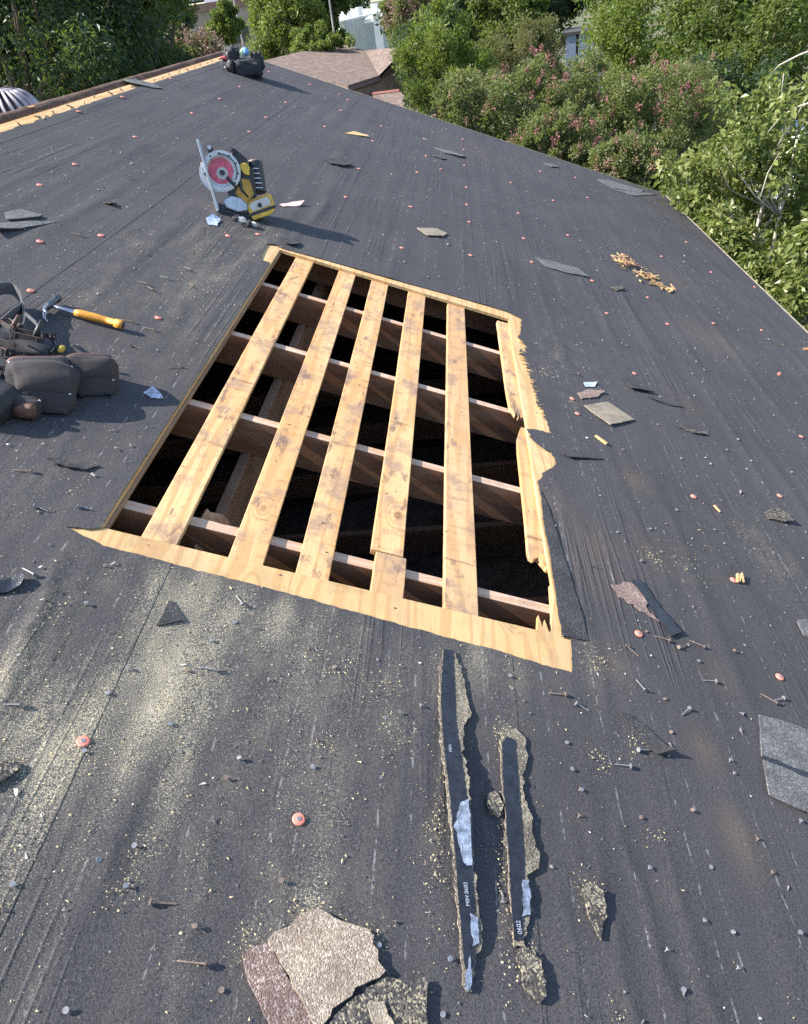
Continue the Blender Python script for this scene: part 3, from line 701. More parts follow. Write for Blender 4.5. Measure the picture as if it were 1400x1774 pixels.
def crown_clusters(c, rad, k, seed, shell=.5, cr=.26):
    rg = np.random.RandomState(seed); d = rg.normal(0, 1, (k, 3)); d /= np.linalg.norm(d, axis=1)[:, None]
    lump = 1 + .16 * np.sin(d[:, 0] * 4 + seed) * np.cos(d[:, 1] * 5 + seed) + .12 * np.sin(d[:, 2] * 7 + seed * 2)
    r = (shell + (1 - shell) * rg.rand(k) ** .6) * lump
    return np.array(c) + d * r[:, None] * np.array(rad), cr * min(rad) * rg.uniform(.55, 1.35, k)
M['bark'] = plain('bark', (.13, .095, .07), .9, var=.4, scale=12, bump=.5)
M['pale_bark'] = plain('pale_bark', (.42, .38, .33), .8, var=.25, scale=20)
def tree(name, label, cat, pos, rad, n, size, asp, mat, seed, k=60, shell=.5, cr=.26, droop=.3, up=.4, stems=1, bark=None, group=None, bloom=None, trunk_r=.16, lean=0.0):
    c = far(*pos) if len(pos) == 3 else np.array(pos[:3])
    rg = np.random.RandomState(seed + 900)
    base = np.array([c[0] + lean, c[1], GROUND_Z])
    o = empty(name, Matrix.Translation(tuple(base)), label, cat, group); I = Matrix.Identity(4)
    C, Rc = crown_clusters(c, rad, k, seed, shell, cr)
    obj('crown', leaves_mesh('crown', C, Rc, n, size, asp, mat, seed, droop, up), o, I)
    mb = MB()
    for s in range(stems):
        b = base + (np.array([rg.normal(0, .18), rg.normal(0, .18), 0]) if stems > 1 else 0)
        topp = c + np.array([rg.normal(0, .25) * rad[0], rg.normal(0, .25) * rad[1], -.1 * rad[2]])
        m1 = b * .55 + topp * .45 + rg.normal(0, .1, 3)
        mb.tube([b, m1, topp], [trunk_r, trunk_r * .75, trunk_r * .35], 8)
        for q in rg.choice(k, min(k, 7 if stems > 1 else 12), replace=False):
            m2 = (m1 * .4 + topp * .6) * .5 + C[q] * .5 + rg.normal(0, .08, 3) * rad[0]
            mb.tube([m1 * .4 + topp * .6, m2, C[q]], [trunk_r * .38, trunk_r * .2, trunk_r * .06], 5)
    mb.build('trunk', bark or M['bark'], o, I, smooth=True)
    if bloom:
        bm, bn, bs, bc = bloom        # material, clusters, petal size, cluster radius
        d = rg.normal(0, 1, (bn, 3)); d[:, 2] = np.abs(d[:, 2]) * .8 + .1; d[:, 1] -= .4; d /= np.linalg.norm(d, axis=1)[:, None]
        BC = c + d * np.array(rad) * rg.uniform(.82, 1.12, bn)[:, None]
        tag(obj('blossom', leaves_mesh('blossom', BC, bc * rg.uniform(.6, 1.4, bn), bn * 34, bs, .9, bm, seed + 7, .0, .2, 1.6), o, I), kind='stuff')
    return o
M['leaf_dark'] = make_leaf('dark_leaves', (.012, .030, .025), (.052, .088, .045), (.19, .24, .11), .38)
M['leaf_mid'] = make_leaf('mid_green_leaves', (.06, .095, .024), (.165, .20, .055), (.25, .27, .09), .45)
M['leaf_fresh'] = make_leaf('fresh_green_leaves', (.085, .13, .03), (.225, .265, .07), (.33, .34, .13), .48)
M['leaf_yellow'] = make_leaf('yellow_green_leaves', (.06, .095, .022), (.32, .35, .12), (.50, .47, .24), .45, .35)
M['leaf_crepe'] = make_leaf('crepe_myrtle_leaves', (.10, .13, .050), (.255, .275, .115), (.40, .36, .23), .48)
M['leaf_russet'] = make_leaf('russet_leaves', (.12, .11, .055), (.22, .20, .10), (.30, .20, .13), .4)
M['bloom_pink'] = make_leaf('pink_blossom', (.28, .11, .11), (.44, .17, .20), (.52, .10, .26), .3)
M['bloom_dull'] = make_leaf('dusky_blossom', (.22, .12, .11), (.36, .22, .20), (.40, .24, .24), .25)
M['bloom_dry'] = make_leaf('dry_blossom', (.24, .14, .10), (.36, .22, .16), (.42, .20, .18), .25)

TL = 'trees left of the ridge'
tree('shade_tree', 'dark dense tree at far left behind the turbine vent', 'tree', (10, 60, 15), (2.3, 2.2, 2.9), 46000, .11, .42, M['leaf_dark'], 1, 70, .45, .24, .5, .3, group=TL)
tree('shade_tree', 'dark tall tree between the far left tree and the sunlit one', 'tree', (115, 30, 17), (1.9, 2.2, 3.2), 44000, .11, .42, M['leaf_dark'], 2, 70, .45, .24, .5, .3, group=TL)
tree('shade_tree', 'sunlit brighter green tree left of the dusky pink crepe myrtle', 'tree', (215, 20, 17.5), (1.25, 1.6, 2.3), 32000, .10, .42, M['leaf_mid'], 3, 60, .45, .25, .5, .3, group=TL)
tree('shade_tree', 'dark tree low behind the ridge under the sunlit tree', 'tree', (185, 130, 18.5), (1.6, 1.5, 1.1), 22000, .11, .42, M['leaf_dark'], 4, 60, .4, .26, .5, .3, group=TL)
tree('shade_tree', 'dark tree with a smooth right edge beside the tan building', 'tree', (256, 15, 24), (.85, 1.3, 2.3), 18000, .11, .5, M['leaf_dark'], 5, 60, .5, .22, .4, .4, group=TL)
CM = 'crepe myrtles around the roof'
tree('crepe_myrtle', 'crepe myrtle with dusky pink blossom just over the ridge', 'tree', (338, 110, 21), (.72, .85, .66), 13000, .08, .5, M['leaf_crepe'], 6, 50, .5, .24, stems=4, trunk_r=.05, group=CM, bloom=(M['bloom_dull'], 120, .055, .10))
tree('street_tree', 'small round tree in front of the long tan building', 'tree', (391, 42, 85), (1.6, 1.6, 1.45), 9000, .28, .6, M['leaf_mid'], 7, 50, .5, .26)
tree('street_tree', 'large bushy green tree right behind the far black tool bag', 'tree', (506, 40, 44), (2.2, 2.4, 2.6), 30000, .17, .6, M['leaf_fresh'], 8, 80, .5, .24)
tree('street_tree', 'green tree left of the thin pole behind the brown hip roof', 'tree', (548, 30, 46), (1.6, 2.0, 2.5), 20000, .20, .6, M['leaf_mid'], 9, 70, .5, .24)
tree('garden_bush', 'low bright bush along the left slope of the brown hip roof', 'bush', (545, 80, 38), (1.4, 1.0, .7), 7000, .12, .6, M['leaf_fresh'], 10, 40, .4, .3, trunk_r=.05)
tree('street_tree', 'dark far tree between the pole and the pale metal building', 'tree', (585, -5, 82), (2.6, 2.4, 2.4), 12000, .3, .6, M['leaf_dark'], 11, 70, .4, .26)
tree('crepe_myrtle', 'tall crepe myrtle with faded blossom right of the pale building', 'tree', (716, 38, 36), (1.15, 1.2, 1.7), 14000, .13, .5, M['leaf_crepe'], 12, 60, .45, .25, stems=4, trunk_r=.07, group=CM, bloom=(M['bloom_dull'], 130, .075, .14))
tree('shade_tree', 'dark green tree above the pale shrub, second right of the pale building', 'tree', (790, 20, 40), (3.2, 3.0, 3.4), 30000, .19, .6, M['leaf_dark'], 13, 80, .45, .24)
tree('shade_tree', 'dark tree over the blue-grey shed wall', 'tree', (915, -25, 45), (3.4, 2.6, 2.9), 30000, .19, .6, M['leaf_dark'], 14, 80, .45, .24)
tree('shade_tree', 'mid green tree crown just above the brownish shrub', 'tree', (880, 30, 36), (1.6, 1.6, 1.5), 13000, .15, .7, M['leaf_mid'], 15, 50, .45, .26)
tree('garden_bush', 'pale green upright shrub past the rake beside the lean-to roof', 'bush', (770, 128, 17.5), (.95, .95, 1.2), 17000, .085, .42, M['leaf_fresh'], 16, 70, .4, .24, -.4, .2, stems=5, trunk_r=.03)
tree('garden_bush', 'dark bush behind the pale green shrub and the faded crepe myrtle', 'bush', (735, 110, 27), (1.0, 1.0, 1.2), 10000, .10, .6, M['leaf_dark'], 17, 50, .4, .26, stems=3, trunk_r=.04)
tree('garden_bush', 'brownish green rounded shrub above the pink crepe myrtles', 'bush', (903, 115, 22), (1.15, 1.0, 1.1), 17000, .085, .3, M['leaf_russet'], 18, 70, .45, .24, -.2, .3, stems=5, trunk_r=.03)
for i, (a, b, d, r, lab) in enumerate([
        (830, 205, 14.2, (.75, .7, .75), 'pink crepe myrtle nearest the pale green shrub'),
        (925, 200, 15.0, (.85, .7, .95), 'pink crepe myrtle below the brownish rounded shrub'),
        (1020, 205, 15.5, (.9, .8, .85), 'pink crepe myrtle below the blue-grey shed wall'),
        (1115, 215, 15.0, (.95, .8, .95), 'pink crepe myrtle below the large ivy-green tree'),
        (1195, 205, 16.0, (.75, .8, .95), 'pink crepe myrtle with the brightest magenta tuft beside the dark trunk'),
        (965, 262, 13.0, (.85, .6, .55), 'low pink crepe myrtle against the middle of the rake'),
        (1085, 300, 12.6, (.75, .6, .55), 'low pink crepe myrtle against the lower end of the rake')]):
    tree('crepe_myrtle', lab, 'tree', (a, b, d), r, 17000, .062, .5, M['leaf_crepe'], 30 + i, 80, .35, .22, .0, .3, stems=5, trunk_r=.03, bark=M['pale_bark'], group=CM, bloom=((M['bloom_pink'] if i % 2 else M['bloom_dry']), 32, .030, .05))
tree('shade_tree', 'large ivy-green tree filling the upper right behind the blossoms', 'tree', (1190, 35, 27), (2.9, 2.8, 2.8), 60000, .12, .55, M['leaf_fresh'], 50, 150, .55, .20, .2, .5)
tree('shade_tree', 'darker tree with a leaning brown trunk at the right edge', 'tree', (1345, 60, 24), (2.4, 2.2, 2.3), 34000, .12, .5, M['leaf_mid'], 51, 90, .45, .22, .4, .3, trunk_r=.22, lean=.9)
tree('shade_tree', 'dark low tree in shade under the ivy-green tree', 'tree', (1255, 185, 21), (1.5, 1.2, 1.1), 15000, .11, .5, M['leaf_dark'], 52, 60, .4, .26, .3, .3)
fl = tree('leafy_tree', 'yellow-green leafy tree spreading against the eave at right', 'tree', (1290, 388, 10.2), (1.12, 1.2, 1.2), 18000, .085, .6, M['leaf_yellow'], 53, 95, .35, .22, .45, .45, stems=3, trunk_r=.05, bark=M['pale_bark'])
tree('leafy_tree', 'lower yellow-green tree hugging the near eave at right edge', 'tree', (1400, 510, 8.6), (.7, .9, .7), 7000, .08, .6, M['leaf_yellow'], 54, 60, .35, .24, .45, .45, stems=2, trunk_r=.04, bark=M['pale_bark'])
tree('leafy_tree', 'sparse yellow-leaved tree with bare pale branches at upper right', 'tree', (1350, 225, 9.4), (.75, .8, .55), 2600, .08, .62, M['leaf_yellow'], 55, 46, .3, .26, .6, .4, stems=2, trunk_r=.035, bark=M['pale_bark'])
st = [o for o in COL.objects if o.name.startswith('leafy_tree')][-1]
mb = MB()
for path, r in (([(1420, 82), (1385, 95), (1350, 113), (1338, 126)], .011), ([(1420, 172), (1385, 184), (1355, 200), (1335, 224), (1318, 243)], .011), ([(1420, 150), (1396, 172), (1384, 195), (1365, 225), (1345, 255), (1325, 290), (1300, 322)], .009), ([(1358, 128), (1354, 160), (1352, 196)], .006), ([(1318, 340), (1330, 300), (1352, 262)], .007)):
    P_ = [far(x, y, 8.9 + .1 * i) for i, (x, y) in enumerate(path)]
    mb.tube(P_, np.linspace(r, r * .45, len(P_)), 6)
tag(mb.build('bare_branches', M['pale_bark'], st, Matrix.Identity(4), smooth=True), 'bare pale branches')
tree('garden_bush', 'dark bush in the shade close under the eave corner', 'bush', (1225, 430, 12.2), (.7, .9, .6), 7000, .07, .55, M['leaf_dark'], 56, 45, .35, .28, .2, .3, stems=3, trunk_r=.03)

# ------------------------------------------------------------------ scraps lying on the felt
def zfelt(v, u): return float(wrinkle(np.array([v]), np.array([u]))[0]) + .0022
def scrap(name, label, cat, poly, mat, thick=.0035, curl=0.0, cdir=0.0, seed=0, rag=.0015, step=.012, lift=None, M_=None, group=None, parent=None, z0=0.0, dust=0.0):
    """a torn flat piece traced where it lies; curl lifts one side"""
    P = np.array(pxs(poly)); c = P.mean(0); Pl = ragged([tuple(p) for p in (P - c)], max(step, .006), rag, seed)
    size = np.abs(P - c).max() + 1e-6; d = np.array([math.cos(cdir), math.sin(cdir)])
    def zf(x, y):
        t_ = np.clip((x * d[0] + y * d[1]) / size + .2, 0, 2)
        z = thick + curl * t_ ** 2 + .0012 * np.sin(x * 40 + seed) * np.cos(y * 33)
        if lift is not None: z = z + lift(x, y)
        return z
    me = sheet(name, mat, Pl, thick, zf, step=step, attrs={'dust': lambda x, y: np.clip(dust * (.6 + .5 * np.sin(x * 60 + seed) * np.sin(y * 47)), 0, 1)}, smooth=False)
    Mx = roofM(c[0], c[1], zfelt(*c) + z0)
    o = obj(name, me, parent, Mx)
    if parent is None: tag(o, label, cat, group)
    return o
SG = 'shingle scraps on the felt'
# the big torn piece by our feet
t1 = empty('shingle_scrap', roofM(*px(540, 1680), .002), 'large torn brown laminated shingle piece at bottom centre', 'shingle', SG)
scrap('shingle_tab', None, None, [(416, 1656), (438, 1642), (463, 1634), (482, 1672), (512, 1722), (545, 1785), (478, 1800), (448, 1745), (425, 1690)], M['granule_red'], .005, .004, 3.6, 1, .0012, parent=t1)
scrap('shingle_tab', None, None, [(464, 1632), (500, 1606), (520, 1590), (548, 1577), (566, 1590), (590, 1600), (612, 1606), (634, 1614), (646, 1624), (645, 1640), (652, 1656), (657, 1672), (664, 1690), (640, 1704), (604, 1728), (575, 1752), (552, 1790), (545, 1783), (514, 1722), (484, 1672)], M['granule'], .005, .002, 0, 2, .002, parent=t1, z0=.004, dust=.45)
scrap('shingle_scrap', 'black torn shingle backing beside the large brown piece, bottom edge', 'shingle', [(555, 1800), (575, 1765), (602, 1738), (628, 1728), (633, 1714), (650, 1704), (662, 1692), (690, 1702), (715, 1703), (733, 1698), (738, 1730), (735, 1775), (738, 1810)], M['granule_black'], .004, .006, 0, 3, .002, group=SG, z0=.002, dust=.25)
scrap('wood_chip', 'tan fibrous chip lying between brown and black shingle pieces', 'wood chip', [(632, 1745), (650, 1735), (664, 1742), (668, 1760), (680, 1790), (640, 1790)], M['granule_tan'], .004, .006, 0, 4, .003, .008, z0=.006, dust=.5)

# two long peeled tar strips
def tar_strip(label, body, band, film, text, tpos, hump, seed):
    P = np.array(pxs(body)); c = P.mean(0); o = empty('tar_strip', roofM(c[0], c[1], .003), label, 'tar strip', 'peeled tar strips below the cut')
    u0, u1, h = hump
    def lift(x, y, cc=None): return 0
    def mk(name, poly, mat, thick, zo, rag, step):
        Q = np.array(pxs(poly)); Pl = ragged([tuple(p) for p in Q - c], step, rag, seed)
        def zf(x, y):
            uu = y + c[1]; t_ = np.clip((uu - u0) / (u1 - u0), 0, 1)
            return zo + .002 + h * np.sin(math.pi * t_) ** 1.5 * np.clip(.55 + (x - (P[:, 0].min() - c[0])) * 5, 0, 1.3)
        return obj(name, sheet(name, mat, Pl, thick, zf, step=step, attrs={'dust': lambda x, y: np.clip(.25 + .4 * np.sin(x * 90) * np.sin(y * 31), 0, .7)}), o, WM[o])
    mk('granule_backing', body, M['strip_grit'], .004, .002, .0022, .010)
    mk('tar_band', band, M['tar'], .0015, .0042, .0006, .010)
    for q in film: mk('release_film', q, M['film'], .0008, .0056, .0012, .008)
    for (s_, a, ang, hgt) in text:
        cu = bpy.data.curves.new('lettering', 'FONT'); cu.body = s_; cu.size = hgt; cu.align_x = 'CENTER'; cu.align_y = 'CENTER'; cu.extrude = .0001; cu.materials.append(M['print'])
        p = px(*a); tt = np.clip((p[1] - u0) / (u1 - u0), 0, 1); zz = .002 + h * math.sin(math.pi * tt) ** 1.5 * min(1.3, .55 + (p[0] - P[:, 0].min()) * 5) + .0085
        tmp = bpy.data.objects.new('tmp', cu); COL.objects.link(tmp); dg = bpy.context.evaluated_depsgraph_get()
        me = bpy.data.meshes.new_from_object(tmp.evaluated_get(dg)); bpy.data.objects.remove(tmp)
        obj('lettering', me, o, WM[o] @ Matrix.Translation((p[0] - c[0], p[1] - c[1], zz)) @ Matrix.Rotation(ang, 4, 'Z'))
    return o
ua, ub = px(810, 1700)[1], px(780, 1210)[1]
tar_strip('long peeled black tar strip, the left and longer of the pair',
    [(765, 1128), (786, 1130), (800, 1165), (806, 1205), (815, 1242), (803, 1256), (797, 1300), (803, 1360), (808, 1430), (812, 1510), (823, 1560), (829, 1640), (818, 1690), (815, 1722), (803, 1720), (800, 1685), (791, 1620), (783, 1540), (775, 1460), (768, 1380), (760, 1290), (758, 1200)],
    [(767, 1128), (783, 1130), (785, 1200), (786, 1260), (793, 1330), (799, 1400), (806, 1480), (812, 1540), (819, 1610), (817, 1680), (803, 1682), (795, 1620), (786, 1540), (778, 1460), (771, 1380), (764, 1290), (762, 1200)],
    [[(779, 1440), (790, 1405), (803, 1400), (806, 1460), (809, 1512), (799, 1512), (790, 1490)], [(808, 1590), (822, 1600), (826, 1640), (816, 1645)], [(802, 1690), (811, 1660), (816, 1700), (810, 1722), (804, 1718)]],
    [('MIN 0602', (801, 1560), math.radians(96), .0105), ('MIN', (774, 1308), math.radians(96), .010)], (0, 0), (ua, ub, .030), 5)
ua, ub = px(905, 1640)[1], px(880, 1290)[1]
tar_strip('shorter peeled black tar strip, right of the longer one',
    [(864, 1285), (875, 1264), (892, 1266), (908, 1280), (912, 1320), (905, 1345), (904, 1380), (918, 1420), (918, 1445), (930, 1480), (930, 1505), (914, 1522), (916, 1590), (906, 1640), (890, 1640), (883, 1580), (878, 1500), (872, 1420), (866, 1340)],
    [(868, 1290), (876, 1280), (889, 1284), (893, 1340), (899, 1420), (904, 1500), (902, 1560), (903, 1632), (888, 1632), (884, 1580), (879, 1500), (874, 1420), (868, 1340)],
    [[(902, 1530), (913, 1530), (915, 1590), (902, 1592)]],
    [('0602', (895, 1612), math.radians(95), .012)], (0, 0), (ua, ub, .004), 6)
scrap('shingle_scrap', 'small gritty chunk just under the shorter tar strip', 'shingle', [(893, 1650), (905, 1640), (920, 1650), (932, 1668), (942, 1725), (930, 1740), (912, 1720), (900, 1690)], M['granule_black'], .006, .008, .0, 7, .002, .008, group=SG, dust=.3)
scrap('shingle_scrap', 'small pointed gritty chunk right of the tar strips', 'shingle', [(1004, 1546), (1018, 1538), (1042, 1550), (1045, 1592), (1036, 1630), (1018, 1592)], M['granule_black'], .006, .008, .3, 8, .002, .008, group=SG, dust=.3)
scrap('shingle_scrap', 'small black chip between the two tar strips', 'shingle', [(840, 1382), (856, 1372), (868, 1398), (864, 1418), (846, 1412)], M['granule_black'], .006, .006, .3, 9, .001, .008, group=SG, dust=.3)

# grey shingle at the right edge
t2 = empty('shingle_scrap', roofM(*px(1365, 1320), .002), 'large grey shingle with a tar line, cut off by the right edge', 'shingle', SG)
scrap('shingle_tab', None, None, [(1313, 1240), (1350, 1250), (1420, 1275), (1420, 1350), (1370, 1332), (1318, 1312)], M['granule_grey'], .005, .001, 0, 10, .0008, .02, parent=t2)
scrap('shingle_tab', None, None, [(1319, 1318), (1368, 1338), (1420, 1358), (1420, 1420), (1375, 1402), (1330, 1380)], M['granule_grey'], .005, .005, -1.5, 11, .0008, .02, parent=t2, z0=.001)
scrap('tar_line', None, None, [(1318, 1311), (1345, 1320), (1372, 1333), (1420, 1350), (1420, 1360), (1370, 1341), (1320, 1319)], M['tar'], .002, 0, 0, 12, .0006, .01, parent=t2, z0=.0045)
for (lab, poly, mt, th, cu, cd_, rg_) in [
    ('black triangular felt scrap just below the cut, left', [(292, 1043), (299, 1042), (317, 1078), (272, 1085)], 'felt_scrap', .003, .004, 0, .0006),
    ('tan shingle rectangle right of the torn plywood', [(1011, 705), (1052, 698), (1098, 729), (1056, 739)], 'granule_tan', .005, .004, -1.2, .0008),
    ('reddish gritty fragment beside the tan shingle rectangle', [(1000, 682), (1020, 676), (1046, 680), (1034, 690), (1006, 692)], 'granule_red', .004, .003, 0, .002),
    ('pale curled shingle chip above the open cut', [(722, 396), (755, 397), (774, 406), (768, 411), (740, 410)], 'granule_tan', .006, .008, -.9, .002),
    ('thin dark shingle sliver near the upper middle of the roof', [(754, 257), (775, 261), (806, 271), (800, 274), (770, 266)], 'granule_grey', .005, .012, -.9, .002),
    ('thin dark sliver just below the upper middle sliver', [(746, 270), (758, 272), (774, 276), (766, 277)], 'granule_black', .005, .010, -.9, .002),
    ('folded felt scrap right of the saw on the wrinkled seam', [(562, 278), (590, 277), (611, 287), (596, 291), (572, 286)], 'felt_scrap', .004, .012, -.6, .003),
    ('dark flat shingle scrap left of the wood splinter heap', [(928, 447), (950, 452), (1000, 466), (1020, 482), (985, 475), (945, 463)], 'granule_grey', .004, .006, -.9, .003),
    ('dark chip below the flat scrap near the splinter heap', [(1056, 499), (1075, 499), (1082, 503), (1068, 506)], 'granule_black', .005, .008, -.6, .002),
    ('flat shingle piece lying at the rake near the eave corner', [(1033, 311), (1052, 312), (1115, 331), (1110, 335), (1062, 327)], 'granule_grey', .005, .004, -.5, .003),
    ('second shingle piece at the eave corner, nearer the edge', [(1060, 328), (1110, 334), (1140, 337), (1096, 340)], 'granule_grey', .004, .006, -.5, .003),
    ('dark chip on the rake left of the eave corner', [(940, 283), (956, 285), (970, 291), (955, 290)], 'granule_grey', .005, .010, -.7, .002),
    ('black tapered strip with shiny end right of the cut corner', [(1094, 1006), (1110, 1008), (1140, 1050), (1178, 1100), (1160, 1106), (1130, 1060)], 'tar', .004, .010, -.3, .001),
    ('reddish granule patch left of the black tapered strip', [(1060, 1015), (1085, 1010), (1110, 1022), (1125, 1060), (1145, 1080), (1110, 1060), (1075, 1035)], 'granule_red', .002, .001, 0, .004),
    ('dark bent felt tongue below the cut corner', [(1072, 1236), (1090, 1240), (1120, 1262), (1152, 1300), (1164, 1308), (1136, 1312), (1110, 1280)], 'felt_scrap', .003, .012, -.6, .001),
    ('black strip end poking in at the left edge', [(-12, 1332), (20, 1322), (38, 1326), (34, 1338), (8, 1356), (-15, 1372)], 'granule_black', .006, .004, -.6, .0008),
    ('dark scrap with a glossy bent end at the left edge', [(-10, 1012), (18, 1002), (40, 1002), (47, 1008), (36, 1022), (14, 1028), (-12, 1032)], 'tar', .004, .018, .3, .002),
    ('frayed grey felt scrap left of the cut', [(84, 796), (96, 794), (115, 802), (130, 805), (150, 806), (172, 808), (150, 814), (125, 814), (104, 808)], 'felt_scrap', .003, .014, -1.4, .004),
    ('rough broken shingle near the left edge below the ridge', [(8, 372), (36, 365), (56, 370), (74, 376), (50, 383), (14, 384)], 'granule_grey', .006, .010, -.6, .005),
    ('long dark shingle piece at the left edge below the ridge', [(-15, 394), (30, 386), (70, 385), (98, 387), (60, 394), (20, 402), (-15, 406)], 'granule_grey', .005, .018, -1.4, .002),
    ('small dark curled chip between ridge and saw, left', [(180, 353), (195, 352), (203, 355), (192, 358)], 'granule_black', .005, .012, -.6, .002),
    ('small blue-white wrapper beside the saw', [(356, 381), (368, 379), (384, 383), (376, 393), (362, 391)], 'blue_wrap', .002, .020, 2.4, .003),
    ('crumpled glossy wrapper in the tool belt shadow', [(250, 682), (262, 678), (277, 683), (283, 690), (262, 692)], 'foil', .002, .022, 1.4, .004),
    ('small blue and white paper scrap above the tan shingle', [(1010, 663), (1033, 664), (1030, 671), (1014, 671)], 'blue_wrap', .001, .006, 0, .001),
    ('flat dark felt triangle right of the upper cut', [(1078, 655), (1094, 654), (1132, 683), (1092, 676)], 'felt_scrap', .003, .010, -1.3, .001),
    ('thin black sliver right of the flat felt triangle', [(1122, 690), (1160, 700), (1184, 708), (1160, 704)], 'tar', .003, .006, -1.3, .001),
    ('thin black sliver with hooked tip farther right of the cut', [(1166, 738), (1190, 746), (1222, 750), (1226, 756), (1200, 752)], 'granule_black', .004, .010, -1.3, .001),
    ('dark flap of felt beside the torn plywood bulge', [(972, 786), (1000, 783), (1042, 793), (1045, 797), (985, 795)], 'felt_scrap', .003, .014, -1.5, .001),
    ('dark gritty chip near the right edge, mid height', [(1324, 888), (1340, 880), (1362, 890), (1372, 908), (1350, 905), (1330, 900)], 'granule_black', .005, .012, -.6, .003),
    ('grey shingle corner poking in at the right edge', [(1378, 1078), (1392, 1074), (1420, 1090), (1420, 1118), (1390, 1102)], 'granule_grey', .005, .006, -.6, .001),
    ('dark felt curl just under the top left plywood tab', [(490, 415), (512, 415), (520, 424), (506, 428), (494, 424)], 'felt_scrap', .003, .012, -.7, .002),
    ('pale paper strip right of the saw battery', [(484, 355), (505, 352), (526, 353), (520, 358), (490, 359)], 'pink_paper', .0015, .010, 1.2, .001),
    ('brown torn fragment on the felt above the saw, right', [(596, 232), (612, 229), (634, 236), (640, 239), (618, 235)], 'ply_across', .004, .012, 1.2, .004),
    ('dark shingle flap folded over the ridge plywood', [(214, 140), (232, 139), (262, 146), (281, 155), (262, 153), (238, 149), (222, 147)], 'granule_grey', .006, .010, -1.4, .004)]:
    if mt not in M:
        M[mt] = {'felt_scrap': lambda: make_granule('felt_scrap', (.036, .036, .043), (.055, .055, .062), (.12, .115, .10), 500), 'blue_wrap': lambda: plain('blue_white_wrapper', (.42, .50, .68), .3, var=.6, scale=60),
                 'foil': lambda: plain('clear_crumpled_wrapper', (.36, .40, .48), .15, var=.7, scale=80), 'pink_paper': lambda: plain('pinkish_paper', (.70, .48, .46), .7)}[mt]()
    i_ = len(COL.objects)
    nm = {'ply_across': 'wood_chip', 'blue_wrap': 'wrapper', 'foil': 'wrapper', 'pink_paper': 'paper_strip', 'tar': 'tar_scrap', 'felt_scrap': 'felt_scrap'}.get(mt, 'shingle_scrap')
    scrap(nm, lab, nm.replace('_', ' ') if nm != 'shingle_scrap' else 'shingle', poly, M[mt], th, cu, cd_, i_ % 97, rg_, .014 if poly[0][1] > 500 else .03, group=SG if nm == 'shingle_scrap' else None)
# loose felt flap folded back along the right of the cut
fp = [(936, 850), (950, 880), (975, 960), (1000, 1040), (1019, 1112), (992, 1106), (972, 1101), (962, 1030), (952, 960), (940, 900)]
tag(scrap('felt_flap', 'long loose felt flap folded back along the right side of the cut', 'felt flap', fp, M['felt_scrap'], .002, .010, .0, 31, .0008, .015), kind='thing')

# ------------------------------------------------------------------ wood chips
def splinter(label, pts, w, th=.004, mat='ply', z=0.0, name='wood_chip', group='wood chips on the felt'):
    a, b = px(*pts[0]), px(*pts[1]); L = np.linalg.norm(b - a); c = (a + b) / 2; ang = math.atan2(b[1] - a[1], b[0] - a[0])
    rr = np.random.RandomState(int(pts[0][0])); n = 6
    up_ = [(-L / 2 + L * i / n, w / 2 * rr.uniform(.5, 1.2)) for i in range(n + 1)]; dn_ = [(L / 2 - L * i / n, -w / 2 * rr.uniform(.5, 1.2)) for i in range(n + 1)]
    o = MB().prism(up_ + dn_, 'z', 0, th).build(name, M[mat], None, roofM(c[0], c[1], zfelt(*c) + z, ang) @ Matrix.Rotation(rr.uniform(-.15, .15), 4, 'Y'), bevel=.0006)
    return tag(o, label, 'wood chip', group)
splinter('pale wood stick on the felt right of the plywood bulge', ((1031, 757), (1050, 772)), .014, .008)
splinter('short pale wood sliver near the red caps at right', ((1235, 878), (1247, 888)), .010, .005)
t3 = empty('wood_chip', roofM(*px(1279, 1006), .003), 'split pale wood chip lying over a red cap at right', 'wood chip', 'wood chips on the felt')
for k, (x, rz) in enumerate(((0, 1.3), (.012, 1.15), (.022, 1.45))):
    MB().prism([(-.022, -.003), (.02, -.004), (.024, 0), (.018, .004), (-.02, .003)], 'z', 0, .006).build('sliver', M['ply'], t3, WM[t3] @ Matrix.Translation((x - .01, .004 * k, .006)) @ Matrix.Rotation(rz, 4, 'Z') @ Matrix.Rotation(-.12, 4, 'Y'))
# heap of rotten splinters near the eave
hp = px(1108, 470); heap = empty('splinter_heap', roofM(hp[0], hp[1], .002), 'heap of yellow rotten wood splinters near the eave', 'splinter heap')
rr = np.random.RandomState(77)
path = [(1072, 452), (1085, 458), (1100, 462), (1110, 476), (1122, 482), (1132, 492), (1150, 500), (1165, 503)]
for k in range(90):
    q = rr.uniform(0, 1) ** 1.4 * (len(path) - 1.01); i = int(q); f = q - i
    x = path[i][0] * (1 - f) + path[i + 1][0] * f + rr.normal(0, 6 if q < 4 else 3); y = path[i][1] * (1 - f) + path[i + 1][1] * f + rr.normal(0, 5 if q < 4 else 2)
    p = px(x, y) - hp; L = rr.uniform(.012, .06); w = rr.uniform(.003, .012); z = rr.uniform(.0, .03) if q < 5 else rr.uniform(0, .006)
    MB().prism([(-L, -w * .6), (-L * .3, -w), (L * .8, -w * .5), (L, .1 * w), (L * .3, w), (-L * .8, w * .7)], 'z', 0, rr.uniform(.003, .008)).build('splinter', M['ply' if rr.rand() < .5 else ('ply_edge' if rr.rand() < .7 else 'rafter')], heap, WM[heap] @ Matrix.Translation((p[0], p[1], z)) @ Matrix.Rotation(rr.uniform(-.2, 3.14), 4, 'Z') @ Matrix.Rotation(rr.normal(0, .18), 4, 'Y'))
for (a, b) in (((1097, 436), (1106, 455)), ((1130, 470), (1145, 480))):
    pass

